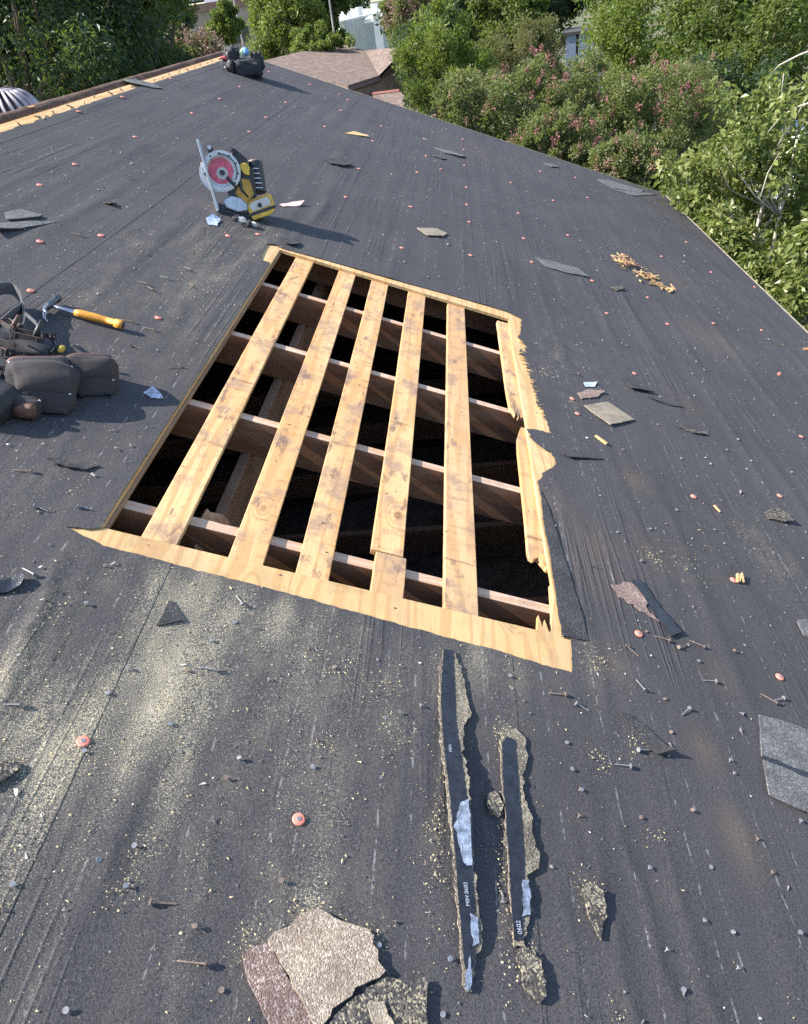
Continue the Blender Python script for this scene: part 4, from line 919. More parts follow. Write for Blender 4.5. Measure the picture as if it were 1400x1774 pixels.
# ------------------------------------------------------------------ red nail caps
CAPS = [(517, 1421), (144, 1286), (1350, 1174), (1106, 1099), (1201, 861), (1350, 860), (1270, 1006), (1000, 718), (991, 692), (1099, 648), (1387, 758), (1319, 573), (1156, 562), (1235, 562), (274, 552), (53, 505), (175, 409), (395, 410), (447, 407), (69, 322),
        (212, 170), (136, 195), (234, 238), (130, 286), (381, 172), (333, 197), (432, 229), (461, 204), (495, 178), (416, 151), (537, 147), (603, 173), (563, 220), (646, 245), (661, 219), (622, 293), (351, 285), (588, 164), (296, 137), (466, 125), (591, 193),
        (599, 342), (712, 359), (696, 431), (723, 299), (738, 271), (802, 242), (804, 260), (805, 287), (808, 325), (809, 355), (813, 385), (815, 443), (764, 294), (936, 297), (885, 318), (898, 370), (907, 414), (921, 455), (984, 408), (1018, 343), (959, 348),
        (997, 308), (1079, 441), (1146, 445), (1189, 420), (1026, 487), (735, 241), (1051, 544), (1122, 516), (1232, 472), (1307, 498), (69, 420)]
mb = MB(); prof = [(0, .0030), (.0040, .0030), (.0046, .0022), (.0085, .0024), (.0118, .0016), (.0126, .0004), (.0126, -.001)]
seg = 22; V = []; F = []
for r, z in prof[1:]:
    V += [(r * math.cos(2 * math.pi * k / seg), r * math.sin(2 * math.pi * k / seg), z) for k in range(seg)]
F = [tuple(range(seg))] + [(i * seg + k, (i + 1) * seg + k, (i + 1) * seg + (k + 1) % seg, i * seg + (k + 1) % seg) for i in range(len(prof) - 2) for k in range(seg)]
cap_me = mesh_np('nail_cap', V, F, M['cap'], True)
head_me = MB().cyl((0, 0, .002), (0, 0, .0036), .0048, .0044, 12).mesh('nail_head', M['steel'])
rr = np.random.RandomState(21)
for k, (x, y) in enumerate(CAPS):
    p = px(x, y); o = bpy.data.objects.new('cap_nail', cap_me)
    put(o, None, roofM(p[0], p[1], zfelt(*p) + .0012, rr.uniform(0, 6)) @ Matrix.Rotation(rr.normal(0, .05), 4, 'X') @ Matrix.Scale(1.0 if y > 500 else 1.12, 4))
    tag(o, 'red plastic cap nail pressed flat on the black felt', 'cap nail', 'red cap nails')
    put(bpy.data.objects.new('nail_head', head_me), o, WM[o])
p = px(1348, 652)
o = put(bpy.data.objects.new('cap_nail', cap_me), None, roofM(p[0], p[1], .016) @ Matrix.Rotation(1.2, 4, 'X') @ Matrix.Rotation(.4, 4, 'Z'))
tag(o, 'red plastic cap nail standing on its edge near the right edge', 'cap nail', 'red cap nails'); put(bpy.data.objects.new('nail_head', head_me), o, WM[o])

# ------------------------------------------------------------------ nails
def nail_mesh(name, L, rh, mat):
    m_ = MB(); m_.cyl((0, 0, -L), (0, 0, 0), .0014, .0015, 6); m_.cyl((0, 0, 0), (0, 0, .0012), rh, rh * .96, 12); m_.cyl((0, 0, -L - .004), (0, 0, -L), .0002, .0014, 6)
    return m_.mesh(name, mat)
N_UP = [nail_mesh('nail', .03, .0058, M['steel']), nail_mesh('nail', .03, .0056, M['rusty'])]
N_LIE = [nail_mesh('nail', .030, .0056, M['steel']), nail_mesh('nail', .036, .0052, M['rusty'])]
UP = [(295, 1257), (390, 1351), (232, 1468), (171, 1492), (218, 1538), (336, 1609), (383, 1717), (114, 1753), (22, 1535), (8, 1580), (146, 1303), (186, 1203), (325, 1164), (1005, 1371), (1109, 1418), (1124, 1505), (1231, 1503), (1197, 1406), (1263, 1319), (1271, 1341), (1310, 1455),
      (1336, 1513), (1383, 1618), (1269, 1616), (1154, 1647), (1219, 1596), (1277, 1678), (1181, 1717), (1161, 1270), (1385, 1424), (1171, 885), (1125, 918), (1069, 923), (1146, 957), (1254, 943), (1237, 919), (1209, 1147), (1119, 1095), (1269, 1130), (1179, 796), (1230, 805),
      (1258, 781), (1078, 781), (1199, 649), (1139, 737), (182, 982), (366, 1112), (450, 1090), (466, 1179), (221, 1160), (149, 1048), (535, 1125), (882, 1173), (989, 1335), (1004, 1370), (1002, 1415), (981, 1288), (778, 1664), (766, 1759), (728, 1225), (550, 1284), (580, 1157),
      (690, 1237), (485, 1530), (413, 1317), (405, 1080), (655, 1640), (1151, 1212), (540, 1330), (30, 640), (130, 470), (200, 560), (1290, 660), (1340, 720), (1190, 610), (1085, 600), (1260, 620), (1300, 800), (1370, 820), (700, 455), (760, 480), (640, 420), (560, 150), (520, 240), (480, 250), (420, 240), (300, 250), (160, 240), (90, 260), (250, 300), (170, 330), (640, 320), (680, 300), (840, 330), (870, 360), (860, 420), (930, 380), (1000, 400), (1040, 430), (1100, 400), (1060, 370), (1200, 470), (1240, 520), (1270, 540), (1130, 570), (1010, 560), (960, 520), (745, 330), (770, 370), (670, 270), (700, 220), (760, 230), (620, 190), (350, 140), (290, 170), (400, 200), (90, 300), (20, 270)]
LIE = [(260, 1567), (355, 1674), (373, 1164), (35, 1225), (1115, 1198), (1192, 1230), (1355, 1212), (1343, 1220), (1238, 1183), (1104, 1302), (1157, 1112), (1174, 1124), (1218, 1123), (1083, 1121), (420, 1051), (977, 1206), (996, 1222), (60, 1000), (55, 820), (310, 636), (140, 410), (225, 600), (290, 485), (335, 440), (255, 495), (335, 500), (265, 505), (230, 560), (330, 470), (268, 575), (1090, 1330), (60, 880), (135, 880), (1330, 590), (1355, 600), (1000, 650)]
rr = np.random.RandomState(33)
for k, (x, y) in enumerate(UP):
    p = px(x, y); h = rr.uniform(.0006, .006); me = N_UP[int(rr.rand() < .3)]
    o = put(bpy.data.objects.new('nail', me), None, roofM(p[0], p[1], zfelt(*p) + h, rr.uniform(0, 6.28)) @ Matrix.Rotation(rr.uniform(0, .5), 4, 'X') @ Matrix.Scale(.85 if y > 900 else 1.0, 4))
    tag(o, 'roofing nail standing proud, its round grey head showing', 'nail', 'nails standing in the felt')
for k, (x, y) in enumerate(LIE):
    p = px(x, y); me = N_LIE[int(rr.rand() < .45)]; az = rr.normal(-.1, .45) + (math.pi if rr.rand() < .2 else 0)
    Mx = roofM(p[0], p[1], zfelt(*p) + .0058, az) @ Matrix.Rotation(math.pi / 2 - .12, 4, 'Y')
    o = put(bpy.data.objects.new('nail', me), None, Mx @ Matrix.Scale(1.15, 4)); tag(o, 'loose roofing nail lying on its side on the felt', 'nail', 'nails lying on the felt')

# ------------------------------------------------------------------ tools
def sight_frame(x, y, z=0.0):
    """frame standing on the roof at a photo point: x across, y away from us, z up the picture; and metres per photo pixel there"""
    p = px(x, y, z); P0 = RM @ np.array([p[0], p[1], z]); f = P0 - CAM; dist = np.linalg.norm(f); f /= dist
    r = wx - f * (wx @ f); r /= np.linalg.norm(r); u = np.cross(r, f)
    Mx = Matrix(((r[0], f[0], u[0], P0[0]), (r[1], f[1], u[1], P0[1]), (r[2], f[2], u[2], P0[2]), (0, 0, 0, 1)))
    return Mx, dist / (FOC / (f @ wf)) * 1.0
M['yellow'] = plain('yellow_plastic', (.60, .40, .05), .5, var=.3, scale=25)
M['yellow_dirty'] = plain('worn_yellow_plastic', (.42, .25, .04), .55, var=.35, scale=25)
M['black_plastic'] = plain('black_plastic', (.022, .022, .026), .45, var=.3, scale=40)
M['alloy'] = plain('grey_alloy', (.52, .53, .55), .42, metal=.55, var=.18, scale=30)
M['alloy_pale'] = plain('pale_alloy', (.50, .51, .52), .38, metal=.35, var=.12, scale=30)
M['blade_red'] = plain('red_blade_disc', (.60, .10, .16), .4, var=.3, scale=40)
M['label_grey'] = plain('grey_label', (.50, .50, .48), .5, var=.2, scale=60)

FM, s_ = sight_frame(452, 383)
saw = empty('circular_saw', FM, 'yellow and black cordless circular saw with red blade, standing on its battery', 'circular saw')
def S(x, y): return ((x - 452) * s_, (383 - y) * s_)
def disc(cx, cy, r, d0, d1, n=40, a0=0, a1=2 * math.pi, ri=0.0):
    c = S(cx, cy); full = abs(a1 - a0) > 6.2
    A = np.linspace(a0, a1, n, endpoint=not full)
    if ri == 0: return MB().prism([(c[0] + r * s_ * math.cos(t), c[1] + r * s_ * math.sin(t)) for t in A], 'y', d0, d1)
    m = MB(); V = []
    for t in A:
        for rr_, dd in ((ri, d0), (r, d0), (r, d1), (ri, d1)): V.append((c[0] + rr_ * s_ * math.cos(t), dd, c[1] + rr_ * s_ * math.sin(t)))
    k = len(A); F = [(i * 4 + j, i * 4 + (j + 1) % 4, ((i + 1) % k) * 4 + (j + 1) % 4, ((i + 1) % k) * 4 + j) for i in range(k if full else k - 1) for j in range(4)]
    if not full: F += [(0, 1, 2, 3), ((k - 1) * 4 + 3, (k - 1) * 4 + 2, (k - 1) * 4 + 1, (k - 1) * 4)]
    return m.add(V, F)
def pz(poly, d0, d1): return MB().prism([S(*q) for q in poly], 'y', d0, d1)
pz([(358, 261), (361, 259), (384, 366), (380, 368)], -.06, .12).build('base_plate', M['alloy_pale'], saw, bevel=.002)
pz([(361, 300), (366, 298), (368, 308), (363, 311)], -.05, .0).build('base_lip', M['alloy'], saw, bevel=.002)
disc(393, 306, 31, -.035, -.002, ri=23).build('upper_guard', M['alloy_pale'], saw, bevel=.004, seg=3)
disc(393, 306, 29, .012, .02).build('guard_back', M['alloy'], saw, bevel=.002)
n_t = 48; c_ = S(392, 305)
bl = MB().prism([(c_[0] + (24.2 if k % 2 else 25.6) * s_ * math.cos(2 * math.pi * k / n_t), c_[1] + (24.2 if k % 2 else 25.6) * s_ * math.sin(2 * math.pi * k / n_t)) for k in range(n_t)], 'y', -.012, -.009).build('blade', M['alloy'], saw)
disc(392, 305, 20.5, -.0135, -.0121).build('blade_face', M['blade_red'], bl)
disc(394, 309, 9.5, -.0155, -.0137).build('washer', M['label_grey'], bl)
disc(394, 308, 4.6, -.032, -.0156, 6).build('arbor_bolt', M['black_plastic'], bl)
disc(386, 309, 29, -.022, -.016, 30, math.radians(115), math.radians(300), ri=23).build('lower_guard', M['alloy'], saw, bevel=.001)
mb = MB(); a_, b_ = S(401, 315), S(415, 330); mb.tube([(a_[0], -.05, a_[1]), (b_[0], -.045, b_[1])], [3.0 * s_, 2.0 * s_], 8); mb.build('guard_lever', M['black_plastic'], saw)
pz([(373, 272), (381, 268), (385, 280), (378, 290)], -.03, .03).build('depth_bracket', M['black_plastic'], saw, bevel=.002)
disc(377, 271, 3.2, -.04, .03, 12).build('bracket_knob', M['alloy'], saw)
disc(415, 275, 4.0, -.03, .05, 14).build('bevel_knob', M['black_plastic'], saw)
pz([(410, 280), (418, 271), (436, 286), (440, 296), (428, 300)], -.005, .06).build('gear_case', M['black_plastic'], saw, bevel=.006, seg=3)
pz([(424, 294), (436, 292), (440, 300), (438, 312), (430, 310), (424, 303)], -.02, .05).build('handle_front', M['yellow'], saw, bevel=.005, seg=3)
a_, b_ = S(448, 289), S(452, 338)
mb = MB(); mb.tube([(a_[0], .09, a_[1]), (b_[0], .06, b_[1])], [13.5 * s_, 13.5 * s_], 20); mb.build('motor_housing', M['black_plastic'], saw, bevel=.004)
mb = MB(); d_ = np.array([a_[0] - b_[0], .03, a_[1] - b_[1]]); d_ /= np.linalg.norm(d_); a3 = np.array((a_[0], .09, a_[1])); mb.tube([a3 - d_ * .003, a3 + d_ * .006], [11.5 * s_, 10.5 * s_], 20); mb.build('motor_cap', M['rusty'], saw)
pz([(398, 332), (412, 300), (428, 296), (446, 300), (448, 344), (436, 362), (404, 352)], .0, .07).build('body', M['black_plastic'], saw, bevel=.006, seg=3)
pz([(412, 338), (424, 316), (438, 318), (444, 340), (434, 352), (420, 352)], -.008, .0).build('body_cover', M['yellow_dirty'], saw, bevel=.003)
pz([(420, 330), (432, 322), (440, 342), (436, 356), (426, 358), (412, 338)], -.012, .035).build('rear_handle', M['yellow_dirty'], saw, bevel=.006, seg=3)
pz([(391, 350), (405, 343), (420, 346), (432, 357), (432, 366), (415, 369), (396, 362)], -.02, .05).build('dust_chute', plain('pale_blue_grey_alloy', (.42, .47, .54), .35, metal=.4), saw, bevel=.006, seg=3)
pz([(378, 362), (392, 362), (416, 370), (434, 371), (440, 384), (420, 386), (398, 378), (386, 372)], -.005, .05).build('lower_housing', M['black_plastic'], saw, bevel=.005, seg=2)
bt = pz([(432, 358), (438, 350), (466, 340), (472, 342), (476, 352), (478, 364), (470, 372), (440, 382), (434, 374)], -.05, .05).build('battery', M['yellow'], saw, bevel=.005, seg=3)
pz([(434, 359), (440, 353), (465, 344), (470, 350), (470, 357), (440, 368)], -.0535, -.0495).build('battery_label', M['label_grey'], bt, bevel=.001)
pz([(434, 371), (478, 357), (478.5, 362), (435, 376)], -.0515, .0515).build('battery_seam', M['black_plastic'], bt)
pz([(433, 356), (439, 349), (466, 339), (468, 342), (441, 352), (435, 359)], -.052, .052).build('battery_rim', M['yellow_dirty'], bt, bevel=.001)
for k in range(5):
    q_ = S(447 + k * 1.2, 300 + k * 7.5); MB().box((q_[0], .036 - k * .004, q_[1]), (15 * s_, .012, 1.6 * s_)).build('motor_vent', M['alloy'], saw)
for k in range(8):
    t_ = math.radians(-40 + k * 33); c2 = S(393 + 27 * math.cos(t_), 306 - 27 * math.sin(t_)); MB().cyl((c2[0], -.039, c2[1]), (c2[0], -.034, c2[1]), 1.5 * s_, 1.5 * s_, 8).build('guard_screw', M['black_plastic'], saw)
disc(393, 306, 26.5, -.0365, -.0345, 40, math.radians(-30), math.radians(100), ri=24.6).build('guard_scale', M['black_plastic'], saw)
disc(393, 306, 31.5, -.034, -.026, ri=30).build('guard_flange', M['alloy'], saw)
mb = MB(); hp_ = [S(x_, y_) for x_, y_ in ((424, 300), (420, 316), (424, 334), (434, 346))]; mb.tube([(q_[0], .0, q_[1]) for q_ in hp_], [4 * s_, 4.6 * s_, 4.6 * s_, 4 * s_], 10); mb.build('rubber_grip', M['black_plastic'], saw, smooth=True)
disc(452, 358, 4, -.0545, -.0534, 14).build('battery_button', M['black_plastic'], bt)
rr = np.random.RandomState(4); p = px(418, 388)
db = empty('rag_heap', roofM(p[0], p[1], .003), 'small ragged heap of torn bits under the saw', 'debris')
for k in range(9):
    MB().blob((rr.normal(0, .03), rr.normal(0, .03), .012), (rr.uniform(.01, .028), rr.uniform(.008, .02), rr.uniform(.006, .02)), 8, 6, .3, k, 4).build('torn_bit', M['felt_scrap' if k % 3 else 'label_grey'], db)

# hammer: head at the left, handle running down to the right
a, b, c = px(86, 530, .02), px(128, 545, .02), px(213, 566, .015)
hm_dir = (c - a); hl = np.linalg.norm(hm_dir); ang = math.atan2(hm_dir[1], hm_dir[0])
ham = empty('claw_hammer', roofM(a[0], a[1], .0025, ang), 'claw hammer with steel head and orange-yellow grip lying left of the cut', 'hammer')
nk = np.linalg.norm(b - a)
mb = MB(); mb.tube([(.0, 0, .020), (nk * .5, 0, .019), (nk + .01, 0, .018)], [.010, .0085, .0105], 12, flat=.75); mb.build('neck', plain('polished_steel', (.55, .56, .58), .22, metal=.9, var=.15), ham, smooth=True)
G = [(nk - .005, .0115), (nk + .015, .0155), (nk + .06, .0165), (nk + .10, .0145), (nk + .15, .0135), (hl - .03, .0165), (hl - .006, .0185), (hl, .016)]
mb = MB(); mb.tube([(x, 0, .019) for x, r in G], [r for x, r in G], 16, flat=.92); mb.build('grip', plain('orange_yellow_grip', (.60, .27, .03), .5, var=.18, scale=30, bump=.2), ham, smooth=True)
mb = MB(); mb.tube([(hl - .001, 0, .019), (hl + .003, 0, .019)], [.0158, .012], 14, flat=.92); mb.build('grip_end', M['black_plastic'], ham)
mb = MB(); mb.tube([(0, .02, .021), (0, .045, .021), (0, .056, .021)], [.0105, .010, .0135], 14); mb.tube([(0, .055, .021), (0, .074, .021)], [.0145, .0145], 16); mb.tube([(0, .021, .021), (0, -.022, .021)], [.0125, .0125], 10)
mb.build('head', plain('dark_hammer_steel', (.10, .105, .12), .3, metal=.8, var=.3), ham, smooth=False, bevel=.001)
for zz in (.014, .028):
    mb = MB(); mb.tube([(0, -.018, zz), (.002, -.048, zz + (zz - .021) * .4), (.012, -.076, zz + (zz - .021) * .9), (.032, -.098, zz + (zz - .021) * 1.3)], [.0085, .0075, .0055, .002], 8); mb.build('claw', plain('claw_steel', (.42, .42, .45), .28, metal=.85), ham, smooth=True)

# tool belt at the left
M['canvas'] = plain('charcoal_canvas', (.034, .030, .032), .9, var=.25, scale=9, bump=.12)
M['canvas_panel'] = plain('worn_canvas_panel', (.043, .037, .038), .92, var=.2, scale=14, bump=.15)
M['canvas_dark'] = plain('black_nylon', (.022, .022, .026), .7, var=.3, scale=40, bump=.3)
M['binding'] = plain('brown_binding', (.15, .062, .048), .6, var=.3, scale=40)
M['binding_dark'] = plain('dark_binding', (.075, .038, .030), .65, var=.3, scale=40)
M['leather'] = plain('brown_leather', (.12, .058, .038), .6, var=.3, scale=30, bump=.2)
M['webbing'] = plain('grey_webbing', (.10, .10, .11), .75, var=.3, scale=80, bump=.3)
M['stitch'] = plain('dark_stitching', (.035, .030, .032), .8)
org = px(70, 660)
belt = empty('tool_belt', roofM(org[0], org[1], .002), 'charcoal tool belt with two round-bottomed pouches left of the cut', 'tool belt')
def rl(x, y, z=0.0): q = px(x, y, z) - org; return (float(q[0]), float(q[1]), z)
def pouch(name, near, farr, hw, hgt, seed, skew=0.0, parent=belt):
    """lofted bag lying on the roof: closed rounded bottom towards us, open rim away"""
    rr = np.random.RandomState(seed); a = np.array(near[:2]); b = np.array(farr[:2]); ax = b - a; L = np.linalg.norm(ax); ax /= L; sd = np.array([ax[1], -ax[0]])
    n = 16; m = 26; V = []; rim = []; seam = []; seam2 = []
    for i in range(n):
        t = i / (n - 1); w = hw * (1 - (1 - t) ** 3.2 * .50) * (1 - .10 * t); h = hgt * (1 - (1 - t) ** 2.6 * .94) * (1 - .28 * t ** 2)
        for j in range(m):
            th = 2 * math.pi * j / m; x = math.cos(th); z = math.sin(th)
            x = math.copysign(abs(x) ** .62, x); zz = .5 + .5 * math.copysign(abs(z) ** .62, z)
            wob = 1 + .03 * math.sin(5 * th + seed + 6 * t) + .03 * math.sin(11 * t + 3 * th) + .018 * math.sin(23 * t + 2 * th + seed)
            p = a + ax * L * (t + .04 * math.sin(th) * t) + sd * (w * x * wob + skew * t)
            V.append((p[0], p[1], h * zz * wob))
            if i == n - 1: rim.append(V[-1])
        seam.append(V[i * m + 8]); seam2.append(V[i * m + 4])
    F = [(i * m + j, i * m + (j + 1) % m, (i + 1) * m + (j + 1) % m, (i + 1) * m + j) for i in range(n - 1) for j in range(m)] + [tuple(range(m))]
    me = MB().add(V, F); o = me.build(name, M['canvas'], parent, smooth=True)
    sm = o.modifiers.new('thick', 'SOLIDIFY'); sm.thickness = .004; sm.offset = -1
    Va = np.array(V).reshape(n, m, 3); cen = Va.mean(1, keepdims=True); Vo = Va + (Va - cen) / (np.linalg.norm(Va - cen, axis=2, keepdims=True) + 1e-9) * .0035
    pi_, pj = list(range(3, n - 4)), list(range(3, 11))
    PV = [Vo[i, j] for i in pi_ for j in pj]; w_ = len(pj); PF = [(a_ * w_ + b_, a_ * w_ + b_ + 1, (a_ + 1) * w_ + b_ + 1, (a_ + 1) * w_ + b_) for a_ in range(len(pi_) - 1) for b_ in range(w_ - 1)]
    fp_ = MB().add(PV, PF).build('front_panel', M['canvas_panel'], o, smooth=True); sp_ = fp_.modifiers.new('thick', 'SOLIDIFY'); sp_.thickness = .003
    loop = [Vo[i, pj[0]] for i in pi_] + [Vo[pi_[-1], j] for j in pj] + [Vo[i, pj[-1]] for i in pi_[::-1]] + [Vo[pi_[0], j] for j in pj[::-1]]
    MB().tube(loop, [.0024] * len(loop), 5).build('panel_piping', M['stitch'], o, smooth=True)
    bi = [n - 3, n - 2, n - 1]; BV = [Vo[i, j] for i in bi for j in range(m)]; BF = [(a_ * m + b_, a_ * m + (b_ + 1) % m, (a_ + 1) * m + (b_ + 1) % m, (a_ + 1) * m + b_) for a_ in range(2) for b_ in range(m)]
    MB().add(BV, BF).build('rim_band', M['binding_dark'], o, smooth=True)
    for q_ in (Vo[pi_[0], pj[0]], Vo[pi_[0], pj[-1]], Vo[pi_[-1], pj[0]], Vo[pi_[-1], pj[-1]]): MB().blob(tuple(q_ + (0, 0, .002)), (.0045, .0045, .003), 8, 6).build('rivet', M['alloy'], o, smooth=True)
    r2 = MB().tube(rim + rim[:1], [.0068] * (m + 1), 6, False); r2.build('rim_binding', M['binding'], o, smooth=True)
    for sline in (seam, seam2):
        MB().tube([(p[0], p[1], p[2] + .0022) for p in sline[1:]], [.0026] * (n - 1), 5).build('seam', M['stitch'], o, smooth=True)
    return o
pouch('pouch', rl(78, 722), rl(72, 632, .07), .105, .125, 3)
pouch('pouch', rl(168, 690), rl(152, 628, .06), .085, .115, 5, .0)
pouch('small_pouch', rl(40, 728), rl(46, 702, .02), .045, .06, 7)
o = MB().blob(rl(44, 712, .03), (.030, .020, .022), 14, 10, .2, 3, 3., .7).build('leather_patch', M['leather'], belt, smooth=True)
# body of the belt: black padding, pockets with brown tops, straps
rr = np.random.RandomState(9)
for k, (x, y, z, r) in enumerate([(4, 650, .03, (.09, .11, .04)), (48, 606, .03, (.10, .07, .04)), (5, 590, .03, (.09, .07, .045)), (-22, 690, .03, (.09, .11, .045)), (96, 616, .02, (.06, .05, .03))]):
    MB().blob(rl(x, y, z), r, 30, 20, .10, 20 + k, 4.0, .72).build('padding', M['canvas_dark'], belt, smooth=True)
for k, (x, y, w, d, h, rz, tl) in enumerate([(46, 604, .085, .035, .085, .10, -.45), (10, 584, .06, .035, .085, -.35, -.5), (80, 596, .055, .03, .06, .35, -.5), (-8, 622, .09, .04, .09, -.2, -.3), (22, 640, .05, .03, .075, .05, -.4), (-22, 664, .08, .04, .08, .2, -.2)]):
    q = rl(x, y, .04); PM = WM[belt] @ Matrix.Translation((q[0], q[1], h * .45)) @ Matrix.Rotation(rz, 4, 'Z') @ Matrix.Rotation(tl, 4, 'X')
    # open-topped pocket: four canvas panels round a dark mouth, bound along the top edge
    pk = MB(); t_ = .004
    pk.box((0, -d / 2, 0), (w, t_, h)); pk.box((0, d / 2, .008), (w, t_, h + .016)); pk.box((-w / 2, 0, 0), (t_, d, h)); pk.box((w / 2, 0, 0), (t_, d, h)); pk.box((0, 0, -h / 2), (w, d, t_))
    po = pk.build('pocket', M['canvas' if k % 2 == 0 else 'canvas_dark'], belt, PM, bevel=.0015)
    bd = MB(); bd.tube([(-w / 2, -d / 2, h / 2), (w / 2, -d / 2, h / 2), (w / 2, d / 2, h / 2 + .012), (-w / 2, d / 2, h / 2 + .012), (-w / 2, -d / 2, h / 2)], [.0030] * 5, 6); bd.build('pocket_binding', M['binding_dark'], po, PM)
    for sx in (-.38, .38): MB().tube([(w * sx, -d / 2 - .0025, -h / 2), (w * sx, -d / 2 - .0025, h / 2)], [.0012] * 2, 4).build('stitching', M['stitch'], po, PM)
for k, (x, y, hz, r, mt, tx, ty) in enumerate([(50, 600, .12, .008, 'black_plastic', .25, .1), (12, 582, .11, .008, 'leather', .3, -.1)]):
    q = rl(x, y, .04); a_ = np.array((q[0], q[1], .03)); b_ = a_ + np.array((tx * .1, ty * .1 + .03, hz - .03))
    MB().tube([a_, a_ * .4 + b_ * .6, b_], [r * .7, r, r * .8], 10).build('tool_handle', M[mt], belt, smooth=True)
def ribbon(name, pts, w, mat, parent, th=.003):
    """flat strap along photo points with heights"""
    P = np.array([rl(*p) for p in pts]); n = 40; tt = np.linspace(0, len(P) - 1, n); Q = np.stack([np.interp(tt, range(len(P)), P[:, k]) for k in range(3)], 1)
    for _ in range(3): Q[1:-1] = (Q[:-2] + 2 * Q[1:-1] + Q[2:]) / 4
    T = np.gradient(Q, axis=0); T /= np.linalg.norm(T, axis=1)[:, None]; up = np.array([0, 0, 1.]); V = []
    for i in range(n):
        sd = np.cross(T[i], np.cross(up, T[i])); sd = np.array([0, 0, 1.]) * .85 + sd * .15; nn = np.cross(T[i], sd); nn /= np.linalg.norm(nn)
        for a_, b_ in ((-1, -1), (1, -1), (1, 1), (-1, 1)): V.append(Q[i] + sd * a_ * w / 2 + nn * b_ * th / 2)
    F = [(i * 4 + j, i * 4 + (j + 1) % 4, (i + 1) * 4 + (j + 1) % 4, (i + 1) * 4 + j) for i in range(n - 1) for j in range(4)] + [(0, 1, 2, 3), tuple(range(4 * n - 4, 4 * n))]
    return MB().add(V, F).build(name, mat, parent, smooth=False)
ribbon('belt_strap', [(-40, 560, .03), (-20, 515, .05), (0, 500, .055), (22, 500, .055), (36, 515, .05), (41, 540, .04), (44, 565, .04), (30, 590, .05)], .045, M['webbing'], belt, .004)
ribbon('belt_strap', [(-20, 590, .06), (0, 565, .06), (22, 545, .055), (38, 534, .05)], .04, M['webbing'], belt, .004)
ribbon('belt_strap', [(45, 545, .07), (62, 560, .09), (72, 580, .08), (74, 600, .06), (66, 612, .05)], .012, M['webbing'], belt, .004)
ribbon('cord', [(4, 572, .10), (16, 575, .11), (18, 590, .10), (14, 604, .09), (19, 616, .08)], .006, M['stitch'], belt, .004)
ribbon('belt_strap', [(86, 585, .05), (95, 592, .06), (96, 606, .05), (88, 618, .05)], .03, M['canvas_dark'], belt, .004)
ribbon('belt_strap', [(-10, 700, .06), (10, 680, .05), (24, 672, .05), (28, 690, .04)], .02, M['webbing'], belt, .004)
MB().blob(rl(106, 606, .05), (.010, .022, .012), 10, 8).build('tape_measure_tip', M['yellow'], belt, smooth=True)
# black tool bag by the ridge end
FB, sb = sight_frame(425, 132)
bag = empty('tool_bag', FB, 'black tool bag with bright bits on top at the far ridge end', 'tool bag')
def Bp(x, y, d=0.0): return ((x - 425) * sb, d, (132 - y) * sb)
MB().blob(Bp(428, 122, .10), (28 * sb, .16, 15 * sb), 30, 20, .16, 2, 7, .62).build('main_body', plain('navy_black_nylon', (.018, .019, .028), .75, var=.3, bump=.3), bag, smooth=True)
MB().blob(Bp(406, 104, .14), (15 * sb, .12, 15 * sb), 26, 18, .26, 5, 6, .7).build('side_pocket', M['canvas_dark'], bag, smooth=True)
MB().blob(Bp(448, 112, .14), (11 * sb, .12, 15 * sb), 26, 18, .26, 6, 6, .7).build('side_pocket', M['canvas_dark'], bag, smooth=True)
MB().blob(Bp(402, 118, .03), (9 * sb, .08, 11 * sb), 18, 12, .2, 7, 5).build('side_pocket', M['canvas_dark'], bag, smooth=True)
mb = MB(); mb.tube([Bp(386, 106, .06), Bp(392, 104, .02), Bp(398, 108, .01)], [4 * sb, 5 * sb, 2.5 * sb], 10, flat=.4); mb.build('red_flap', plain('red_cloth', (.55, .10, .11), .7), bag, smooth=True)
mb = MB(); mb.tube([Bp(420, 106, .06), Bp(422, 98, .06), Bp(426, 91, .08)], [1.5 * sb, 3.5 * sb, 2.2 * sb], 10, flat=.5); mb.build('pale_green_pouch', plain('pale_green_cloth', (.55, .68, .42), .6), bag, smooth=True)
MB().blob(Bp(430, 96, .09), (5.5 * sb, .05, 6 * sb), 14, 10, .2, 8).build('blue_bundle', plain('blue_cloth', (.16, .36, .68), .6, var=.3), bag, smooth=True)
MB().blob(Bp(413, 94, .12), (4 * sb, .04, 4 * sb), 12, 8, .25, 9).build('leather_tab', plain('tan_leather', (.45, .26, .16), .6), bag, smooth=True)
for x, y in ((398, 98), (399, 111), (392, 119)):
    MB().blob(Bp(x, y, -.02), (1.4 * sb,) * 3, 8, 6).build('rivet', M['white_paint'], bag)
mb = MB(); mb.tube([Bp(389, 108, .0), Bp(387, 116, -.01), Bp(389, 124, -.01), Bp(396, 129, -.02), Bp(406, 130, -.03)], [1.2 * sb] * 5, 6); mb.build('strap', M['webbing'], bag, smooth=True)
mb = MB(); mb.tube([Bp(410, 111, .0), Bp(425, 109, -.06), Bp(440, 108, -.05), Bp(452, 110, .0)], [1.3 * sb] * 4, 6); mb.build('strap', M['webbing'], bag, smooth=True)

